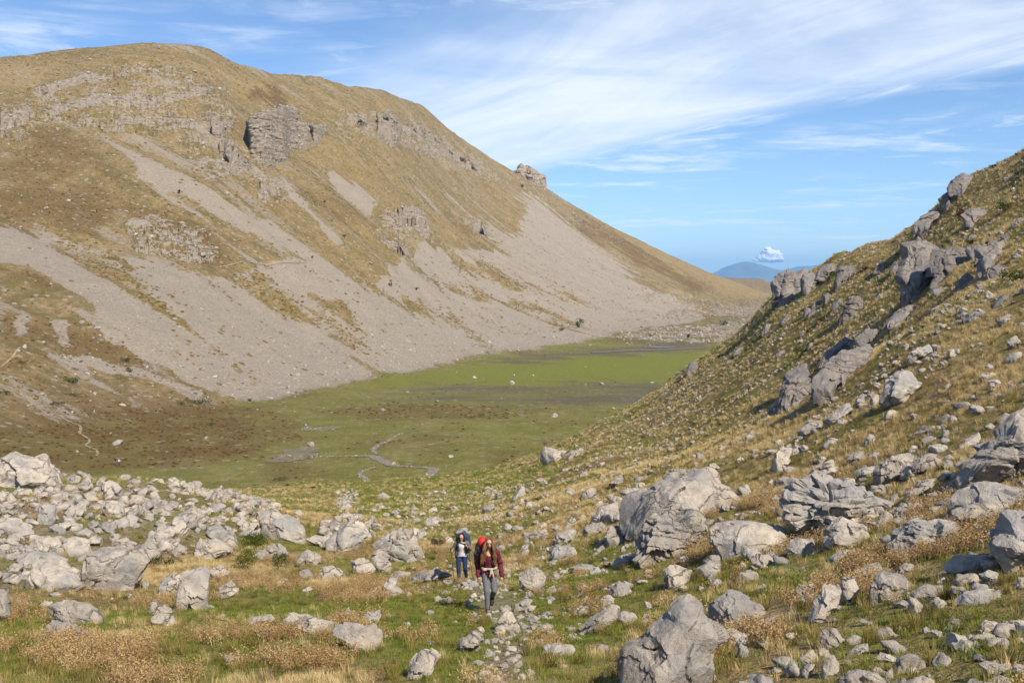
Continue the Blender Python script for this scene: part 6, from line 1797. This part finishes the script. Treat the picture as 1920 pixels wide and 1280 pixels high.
# ------------------------------------------------------------------ front hiker
loc, sc_ = stand(917, 1145, 145, 1.68)
HC = (0.0, -0.075, 1.555)
hp, HR = head_prims(HC, 0.16, 0.18)
legL = [(-0.085, 0.0, 0.89), (-0.045, -0.13, 0.50), (-0.03, -0.11, 0.10)]
legR = [(0.085, 0.02, 0.89), (0.118, -0.07, 0.49), (0.065, 0.27, 0.24)]
armL = [(-0.175, 0.0, 1.325), (-0.245, 0.045, 1.05), (-0.235, -0.05, 0.81)]
armR = [(0.175, 0.0, 1.325), (0.245, 0.055, 1.04), (0.285, -0.05, 0.815)]
body_p = hp + chain([(0, 0.0, 1.36), (0, -0.045, 1.47)], [0.055, 0.05]) + chain([(0, 0.02, 0.92), (0, 0.0, 1.06), (0, -0.02, 1.25), (0, -0.01, 1.33)], [0.12, 0.10, 0.115, 0.07]) \
    + chain([(-0.15, 0, 1.325), (0.15, 0, 1.325)], [0.05, 0.05]) + chain(legL, [0.08, 0.052, 0.036]) + chain(legR, [0.08, 0.052, 0.036]) + chain(armL, [0.042, 0.036, 0.026]) + chain(armR, [0.042, 0.036, 0.026]) \
    + hand(armL[2], (0.0, -0.15, -1), (0.35, 0.3, 0), (0.3, -1, 0)) + hand(armR[2], (0.1, -0.15, -1), (-0.35, 0.3, 0), (-0.3, -1, 0))
p1 = blob('person', body_p, 0.0065, M_SKIN, None, 3, 0.35)
p1.location = loc; p1.scale = (sc_,) * 3
tag(p1, 'person in burgundy jacket and grey jeans with long brown hair walking up the path', 'person', 'hikers on the footpath')
face_parts(HC, HR, p1, M_BROWNHAIR)
jk = chain([(0, 0.02, 0.86), (0, 0.0, 1.04), (0, -0.02, 1.22), (0, 0.0, 1.34)], [0.155, 0.135, 0.148, 0.085]) + chain([(-0.06, 0.01, 0.80), (0.06, 0.01, 0.80)], [0.13, 0.13]) + chain([(-0.15, 0, 1.325), (0.15, 0, 1.325)], [0.066, 0.066]) \
    + chain(armL, [0.068, 0.06, 0.05]) + chain(armR, [0.068, 0.06, 0.05]) + [cap((0, 0.0, 1.36), 0.078, (0, -0.03, 1.43), 0.068)]
# folds
rr_ = np.random.default_rng(3)
for A_ in (armL, armR):
    for t in np.linspace(0.1, 0.9, 7):
        q_ = np.array(A_[0]) * (1 - t) + np.array(A_[1]) * t
        jk.append(ell(q_ + rr_.normal(0, 0.012, 3), (0.066, 0.066, 0.02)))
        q_ = np.array(A_[1]) * (1 - t) + np.array(A_[2]) * t
        jk.append(ell(q_ + rr_.normal(0, 0.012, 3), (0.058, 0.058, 0.018)))
blob('jacket', jk, 0.012, M_BURG, p1, 2, 0.6, cut=lambda c_: (c_.z < 0.765 and abs(c_.x) < 0.2) or (abs(c_.x) < 0.05 and c_.y < -0.07 and c_.z > 1.30))
blob('trousers', chain([(-0.06, 0.02, 0.93), (0.06, 0.02, 0.93)], [0.12, 0.12]) + chain(legL, [0.10, 0.068, 0.052]) + chain(legR, [0.10, 0.068, 0.052]) + [ell((-0.04, -0.115, 0.16), (0.055, 0.055, 0.05)), ell((0.068, 0.24, 0.29), (0.055, 0.055, 0.05))], 0.012, M_GJEAN, p1, 3, 0.6)
blob('boot', chain([(-0.03, -0.105, 0.17), (-0.03, -0.10, 0.05)], [0.058, 0.056]) + chain([(-0.03, -0.09, 0.045), (-0.035, -0.23, 0.035)], [0.052, 0.045]) + [ell((-0.032, -0.14, 0.012), (0.055, 0.13, 0.016))], 0.012, M_BOOT, p1, 2, 0.6)
blob('boot', chain([(0.066, 0.25, 0.28), (0.06, 0.31, 0.17)], [0.056, 0.054]) + chain([(0.06, 0.31, 0.16), (0.055, 0.21, 0.085)], [0.05, 0.043]) + [ell((0.058, 0.27, 0.10), (0.052, 0.11, 0.03))], 0.012, M_BOOT, p1, 2, 0.6)
hair = [ell((HC[0], HC[1] + 0.025, HC[2] + 0.04), (0.088, 0.098, 0.092))]
for k in range(26):
    sgn = -1 if k % 2 else 1
    a = rr_.uniform(0.2, 1.2)
    x0 = sgn * rr_.uniform(0.05, 0.085); y0 = rr_.uniform(-0.10, -0.02)
    p = [(x0 * 0.5, HC[1] - 0.02 + y0 * 0.2, HC[2] + 0.10), (x0 * 1.05, HC[1] + y0 * 0.4 + 0.01, HC[2] + 0.01), (x0 * 1.5, y0 - 0.09, 1.42 + rr_.normal(0, 0.01)), (sgn * rr_.uniform(0.06, 0.17), -0.15 + rr_.normal(0, 0.02), 1.27 + rr_.normal(0, 0.02)), (sgn * rr_.uniform(0.07, 0.19), -0.175 + rr_.normal(0, 0.015), 1.11 + rr_.normal(0, 0.04))]
    hair += chain(p, [0.02, 0.023, 0.024, 0.022, 0.008])
blob('hair', hair, 0.009, M_BROWNHAIR, p1, 1, 0.5)
belt = []
for k in range(24):
    a0, a1 = 2 * math.pi * k / 24, 2 * math.pi * (k + 1) / 24
    belt.append(cap((0.165 * math.cos(a0), 0.155 * math.sin(a0) + 0.01, 0.975 - 0.012 * math.sin(a0)), 0.024, (0.165 * math.cos(a1), 0.155 * math.sin(a1) + 0.01, 0.975 - 0.012 * math.sin(a1)), 0.024))
belt += chain([(0.05, -0.155, 0.98), (0.04, -0.185, 0.90), (0.02, -0.18, 0.83)], [0.026, 0.02, 0.014]) + chain([(0.06, -0.155, 0.98), (0.09, -0.18, 0.88), (0.11, -0.17, 0.79)], [0.024, 0.02, 0.016]) + [ell((0.05, -0.165, 0.98), (0.04, 0.03, 0.034)), ell((-0.09, -0.14, 0.975), (0.055, 0.03, 0.034))]
bl = blob('waist_wrap', belt, 0.009, M_TANSTRAP, p1, 1, 0.6)
bl['label'] = 'pale tan wrap knotted at the waist'
me = bpy.data.meshes.new('red_tag'); fill_mesh(me, *ell((-0.125, -0.145, 0.965), (0.03, 0.022, 0.026))); link('red_tag', me, M_RED, p1)


def pack(name, label, loc_, s_, body_m, top_m, cx, lid, group):
    root = link(name, None); root.location = loc_; root.scale = (s_,) * 3
    tag(root, label, 'backpack', group)
    blob('pack_body', [cap((cx - 0.10, 0.24, 0.95), 0.13, (cx - 0.09, 0.24, 1.38), 0.14), cap((cx + 0.10, 0.24, 0.95), 0.13, (cx + 0.09, 0.24, 1.38), 0.14), cap((cx - 0.17, 0.22, 1.0), 0.075, (cx - 0.19, 0.2, 1.24), 0.07), cap((cx + 0.17, 0.22, 1.0), 0.075, (cx + 0.19, 0.2, 1.24), 0.07)], 0.016, body_m, root, 3, 0.7)
    blob('pack_lid', [ell((lid[0], 0.20, lid[1]), (lid[2], 0.14, lid[3])), ell((lid[0] + 0.08, 0.22, lid[1] - 0.05), (lid[2] * 0.9, 0.13, lid[3] * 0.8))], 0.016, top_m, root, 3, 0.7)
    for sg in (-1, 1):
        blob('shoulder_strap', chain([(sg * 0.09, 0.12, 1.40), (sg * 0.095, 0.02, 1.415), (sg * 0.10, -0.11, 1.33), (sg * 0.115, -0.155, 1.20), (sg * 0.14, -0.10, 1.06), (sg * 0.15, 0.10, 1.02)], [0.02, 0.022, 0.022, 0.02, 0.014, 0.012]), 0.009, M_PACKGREY, root, 1, 0.5)
    return root


pack('backpack', 'grey backpack with red cover carried by the hiker in burgundy', loc, sc_, M_PACKGREY, M_RED, -0.09, (-0.16, 1.49, 0.105, 0.135), 'hiking backpacks')

# ------------------------------------------------------------------ rear hiker
loc2, s2 = stand(866, 1091, 97, 1.60)
H2 = (0.0, -0.13, 1.475)
hp2, HR2 = head_prims(H2, 0.32, -0.12)
l1 = [(-0.08, 0.0, 0.86), (-0.10, -0.13, 0.48), (-0.075, -0.10, 0.10)]
l2 = [(0.085, 0.02, 0.86), (0.105, -0.04, 0.46), (0.13, 0.17, 0.14)]
a1 = [(-0.165, -0.03, 1.265), (-0.265, 0.03, 1.06), (-0.315, -0.15, 1.05)]
a2 = [(0.165, -0.03, 1.265), (0.275, 0.0, 1.05), (0.215, -0.19, 1.15)]
b2 = hp2 + chain([(0, -0.03, 1.30), (0, -0.09, 1.40)], [0.055, 0.048]) + chain([(0, 0.02, 0.89), (0, 0.0, 1.02), (0, -0.04, 1.19), (0, -0.03, 1.27)], [0.118, 0.10, 0.115, 0.07]) + chain([(-0.145, -0.03, 1.265), (0.145, -0.03, 1.265)], [0.05, 0.05]) \
    + chain(l1, [0.08, 0.052, 0.036]) + chain(l2, [0.08, 0.052, 0.036]) + chain(a1, [0.042, 0.036, 0.026]) + chain(a2, [0.042, 0.036, 0.026]) + hand(a1[2], (-0.15, -0.9, 0.1), (0.6, 0.2, 0.0), (0.1, 0, 1), 0.9) + hand(a2[2], (-0.1, -0.5, 0.8), (-0.7, 0.1, 0.1), (0.0, -0.8, -0.4), 0.9)
p2_ = blob('person', b2, 0.0065, M_SKIN, None, 3, 0.35)
p2_.location = loc2; p2_.scale = (s2,) * 3
tag(p2_, 'person with dark bobbed hair, grey jacket and navy jeans walking with poles', 'person', 'hikers on the footpath')
face_parts(H2, HR2, p2_, M_DARKHAIR)
jk = chain([(0, 0.02, 0.90), (0, 0.0, 1.02), (0, -0.03, 1.17), (0, -0.02, 1.28)], [0.155, 0.14, 0.148, 0.085]) + chain([(-0.145, -0.03, 1.265), (0.145, -0.03, 1.265)], [0.064, 0.064]) + chain(a1, [0.066, 0.058, 0.046]) + chain(a2, [0.066, 0.058, 0.046]) \
    + chain([(-0.15, 0.0, 1.0), (-0.17, 0.02, 0.80)], [0.06, 0.05]) + chain([(0.15, 0.02, 1.0), (0.24, 0.06, 0.70)], [0.06, 0.035])
blob('jacket', jk, 0.012, M_GREYJKT, p2_, 2, 0.6, cut=lambda c_: (abs(c_.x) < 0.085 and c_.y < -0.03 and c_.z < 1.36) or (abs(c_.x) < 0.11 and c_.z < 0.84))
blob('shirt', chain([(0, -0.005, 0.90), (0, -0.02, 1.02), (0, -0.05, 1.17), (0, -0.04, 1.26)], [0.135, 0.122, 0.132, 0.075]), 0.012, M_SHIRT, p2_, 2, 0.6, cut=lambda c_: c_.z < 0.86)
blob('shirt_hem', chain([(-0.05, -0.02, 0.875), (0.05, -0.02, 0.875)], [0.118, 0.118]), 0.012, M_LILAC, p2_, 2, 0.6, cut=lambda c_: c_.z < 0.84 or c_.z > 0.895)
blob('trousers', chain([(-0.055, 0.015, 0.87), (0.055, 0.015, 0.87)], [0.118, 0.118]) + chain(l1, [0.10, 0.068, 0.055]) + chain(l2, [0.10, 0.068, 0.055]), 0.012, M_NAVY, p2_, 3, 0.6)
for an in (l1[2], l2[2]):
    blob('trouser_cuff', [cap((an[0], an[1], an[2] + 0.05), 0.06, (an[0], an[1], an[2] + 0.02), 0.06)], 0.012, M_CUFF, p2_, 1, 0.6)
blob('boot', chain([(-0.075, -0.10, 0.12), (-0.075, -0.09, 0.05)], [0.052, 0.052]) + chain([(-0.075, -0.09, 0.045), (-0.085, -0.23, 0.03)], [0.05, 0.042]), 0.012, M_TANBOOT, p2_, 2, 0.6)
blob('boot', chain([(0.13, 0.17, 0.15), (0.13, 0.20, 0.07)], [0.05, 0.05]) + chain([(0.13, 0.20, 0.065), (0.13, 0.08, 0.02)], [0.048, 0.04]), 0.012, M_TANBOOT, p2_, 2, 0.6)
hair = [ell((H2[0], H2[1] + 0.03, H2[2] + 0.045), (0.092, 0.10, 0.092))]
for k in range(22):
    sgn = -1 if k % 2 else 1
    hair += chain([(sgn * 0.04, H2[1] - 0.03, H2[2] + 0.11), (sgn * rr_.uniform(0.075, 0.095), H2[1] + rr_.uniform(-0.04, 0.06), H2[2] + 0.03), (sgn * rr_.uniform(0.07, 0.10), H2[1] + rr_.uniform(-0.05, 0.06), H2[2] - 0.11 + rr_.normal(0, 0.015))], [0.02, 0.022, 0.014])
blob('hair', hair, 0.009, M_DARKHAIR, p2_, 1, 0.5)
blob('scarf', chain([(-0.02, -0.13, 1.33), (0.05, -0.16, 1.30), (0.12, -0.17, 1.30)], [0.028, 0.03, 0.022]), 0.009, M_TANSTRAP, p2_, 1, 0.6)
pk2 = pack('backpack', 'dark blue backpack carried by the hiker with poles', loc2, s2, M_BLUEPACK, M_BLUEPACK, 0.03, (0.07, 1.45, 0.10, 0.135), 'hiking backpacks')


def pole(label, top, foot):
    root = link('trekking_pole', None); root.location = loc2; root.scale = (s2,) * 3
    tag(root, label, 'trekking pole', 'trekking poles of the rear hiker')
    top = Vector(top); foot = Vector(foot); d = (top - foot).normalized()
    for nm, a_, ra, b_, rb, m_ in (('shaft', foot, 0.006, top, 0.008, M_BLACK), ('grip', top - d * 0.10, 0.016, top + d * 0.05, 0.018, M_BLACK), ('basket', foot + d * 0.06, 0.03, foot + d * 0.07, 0.012, M_BLACK), ('strap', top + d * 0.03, 0.007, top - d * 0.12 + Vector((0.05, -0.02, 0)), 0.007, M_BLACK)):
        me_ = bpy.data.meshes.new(nm); fill_mesh(me_, *cap(a_, ra, b_, rb)); link(nm, me_, m_, root)


pole('trekking pole held out on the left of the rear hiker', (-0.325, -0.235, 1.10), (-0.215, -0.26, 0.0))
pole('trekking pole on the right of the rear hiker', (0.205, -0.245, 1.22), (0.36, 0.10, -0.02))


# ------------------------------------------------------------------ two far walkers
def walker(px, py, hpx, shirt_m, trouser_m, hair_m, pack_m, label, side):
    l_, s_ = stand(px, py, hpx, 1.72)
    hc = (0, 0, 1.60)
    hpw, hr = head_prims(hc)
    o_ = blob('person', hpw + chain([(0, 0, 0.95), (0, 0, 1.15), (0, 0, 1.38), (0, 0, 1.50)], [0.12, 0.11, 0.12, 0.05]) + chain([(-0.15, 0, 1.38), (0.15, 0, 1.38)], [0.05, 0.05])
              + chain([(-0.09, 0, 0.92), (-0.1, -0.1, 0.5), (-0.1, 0.05, 0.05)], [0.085, 0.06, 0.045]) + chain([(0.09, 0, 0.92), (0.1, -0.05, 0.5), (0.1, 0.2, 0.08)], [0.085, 0.06, 0.045])
              + chain([(-0.18, 0, 1.36), (-0.25, 0.03, 1.1), (-0.24, -0.08, 0.85)], [0.045, 0.038, 0.03]) + chain([(0.18, 0, 1.36), (0.25, 0.03, 1.1), (0.24, -0.12, 0.87)], [0.045, 0.038, 0.03])
              + hand((-0.24, -0.08, 0.85), (0, -0.1, -1), (1, 0, 0), (0, -1, 0)) + hand((0.24, -0.12, 0.87), (0, -0.1, -1), (-1, 0, 0), (0, -1, 0)), 0.012, M_SKIN, None, 2, 0.3)
    o_.location = l_; o_.scale = (s_,) * 3; o_.rotation_euler = (0, 0, side)
    tag(o_, label, 'person', 'far walkers on the valley path')
    blob('top', chain([(0, 0, 0.98), (0, 0, 1.15), (0, 0, 1.38)], [0.15, 0.135, 0.145]) + chain([(-0.15, 0, 1.38), (0.15, 0, 1.38)], [0.065, 0.065]) + chain([(-0.18, 0, 1.36), (-0.25, 0.03, 1.1)], [0.065, 0.055]) + chain([(0.18, 0, 1.36), (0.25, 0.03, 1.1)], [0.065, 0.055]), 0.02, shirt_m, o_, 2, 0.6)
    blob('trousers', chain([(-0.06, 0, 0.94), (0.06, 0, 0.94)], [0.125, 0.125]) + chain([(-0.09, 0, 0.9), (-0.1, -0.1, 0.5), (-0.1, 0.05, 0.08)], [0.105, 0.075, 0.06]) + chain([(0.09, 0, 0.9), (0.1, -0.05, 0.5), (0.1, 0.2, 0.1)], [0.105, 0.075, 0.06]), 0.02, trouser_m, o_, 2, 0.6)
    blob('hair', [ell((0, 0.03, 1.65), (0.09, 0.1, 0.085))], 0.02, hair_m, o_, 1)


walker(216.5, 872, 15, M_BLACK, M_GREYJKT, M_DARKHAIR, None, 'far walker in black top on the valley path, left of the pair', 0.9)
walker(223.5, 873, 14, M_SHIRT, M_NAVY, M_BROWNHAIR, None, 'far walker in white top on the valley path, right of the pair', 0.7)

# ------------------------------------------------------------------ painted trail mark on its stone
ts = place_outline(C_(720, 1040, 4, [(1140, 555), (1165, 530), (1220, 515), (1270, 530), (1250, 570), (1190, 582)]), 'trail_stone', 'flat grey stone with a red and white painted trail mark', 'stone', None, seed=991, rough=0.4, planes=3, sub_=5)
bm = bmesh.new(); bm.from_mesh(ts.data); tb = BVHTree.FromBMesh(bm); bm.free()
for nm, dx_, w_, m_ in (('white_mark', -0.6, 3.4, M_WHITE), ('red_mark', 0.6, 1.9, M_REDPAINT)):
    g = []
    for yy in np.linspace(-2.2, 2.6, 6):
        row = []
        for xx in np.linspace(-w_ / 2, w_ / 2, 6):
            d = Vector(pdir(1021 + xx + 0.25 * yy * 0.2, 1173.5 + yy * (0.75 if nm == 'red_mark' else 1.0))).normalized()
            h_, nr_, _, _ = tb.ray_cast(-ts.location, d)
            row.append(tuple(h_ + nr_ * (0.004 if nm == 'white_mark' else 0.008)) if h_ is not None else None)
        g.append(row)
    if all(q is not None for row in g for q in row):
        G_ = np.array(g)
        link(nm, grid_mesh(nm, G_[..., 0], G_[..., 1], G_[..., 2], {}), m_, ts)
print('people', round(time.time() - T0, 1))

# ================================================================== every boulder named by its shape and its nearest landmark
import re as _re
_cut = _re.compile(r"( with | in | at | on | lying| standing| right | left | behind| below| above| between| beside| just| cut | resting| jutting| underneath| among| leaning on|, | near | rising| closing| along | where )")
named = []; generic = []
gen_labels = set(GENERIC.values())
for o, wpx_ in ROCKS:
    if o.get('group') == G_K or 'label' not in o.keys() or o.name.startswith('trail'):
        continue
    co = np.empty(len(o.data.vertices) * 3, np.float32); o.data.vertices.foreach_get('co', co)
    P_ = co.reshape(-1, 3) + np.array(o.location)
    qx, qy = project(P_)
    box_ = (qx.min(), qy.min(), qx.max(), qy.max())
    c_ = (0.5 * (box_[0] + box_[2]), 0.5 * (box_[1] + box_[3]))
    (generic if o['label'] in gen_labels else named).append((o, c_, box_))
short = []
for o, c_, b_ in named:
    s_ = _cut.split(o['label'])[0].strip()
    short.append((s_, c_, b_, o['group']))
cnt = {}
for s_, *_r in short:
    cnt[s_] = cnt.get(s_, 0) + 1
short = [q for q in short if cnt[q[0]] == 1 and len(q[0].split()) <= 7]
HIK = [('front hiker', (918, 1072), (893, 1000, 945, 1146), None), ('rear hiker', (868, 1042), (848, 993, 890, 1092), None)]
used_ = set()
generic.sort(key=lambda q: -(q[2][2] - q[2][0]))
for o, c_, b_ in generic:
    w_, h_ = b_[2] - b_[0], b_[3] - b_[1]
    size_ = 'large' if w_ > 52 else 'middling' if w_ > 30 else 'small' if w_ > 16 else 'tiny'
    shape_ = 'flat' if w_ > 2.3 * h_ else 'low' if w_ > 1.65 * h_ else 'upright' if h_ > 1.05 * w_ else 'blocky'
    noun = 'rock ledge' if o['group'] == G_O else 'rock'
    cand = sorted((q for q in short + HIK if q[3] in (None, o['group']) or abs(q[1][0] - c_[0]) < 160), key=lambda q: math.hypot(q[1][0] - c_[0], 1.3 * (q[1][1] - c_[1])) - 0.35 * (q[2][2] - q[2][0]))
    done = False
    for s_, lc, lb, g_ in cand[:6]:
        dx_, dy_ = c_[0] - lc[0], c_[1] - lc[1]
        hw, hh = 0.5 * (lb[2] - lb[0]), 0.5 * (lb[3] - lb[1])
        rel = []
        if dx_ < -0.6 * hw: rel.append('left')
        elif dx_ > 0.6 * hw: rel.append('right')
        vert_ = 'below' if dy_ > 0.6 * hh else 'above' if dy_ < -0.6 * hh else None
        gap = math.hypot(max(abs(dx_) - hw - w_ / 2, 0), max(abs(dy_) - hh - h_ / 2, 0))
        near_ = 'touching or close' if gap < 3 else 'just' if gap < 25 else 'some way'
        near_ = {'touching or close': 'right against and', 'just': 'just', 'some way': 'farther'}[near_]
        if rel and vert_: pos_ = '%s and to the %s of' % (vert_, rel[0])
        elif rel: pos_ = 'to the %s of' % rel[0]
        else: pos_ = vert_ or 'partly hidden by'
        for lab in ('%s %s %s %s the %s' % (size_, shape_, noun, pos_, s_), '%s %s %s %s %s the %s' % (size_, shape_, noun, near_, pos_, s_)):
            if lab not in used_ and 4 <= len(lab.split()) <= 16:
                used_.add(lab); o['label'] = lab; done = True
                break
        if done:
            break
print('labels', round(time.time() - T0, 1))
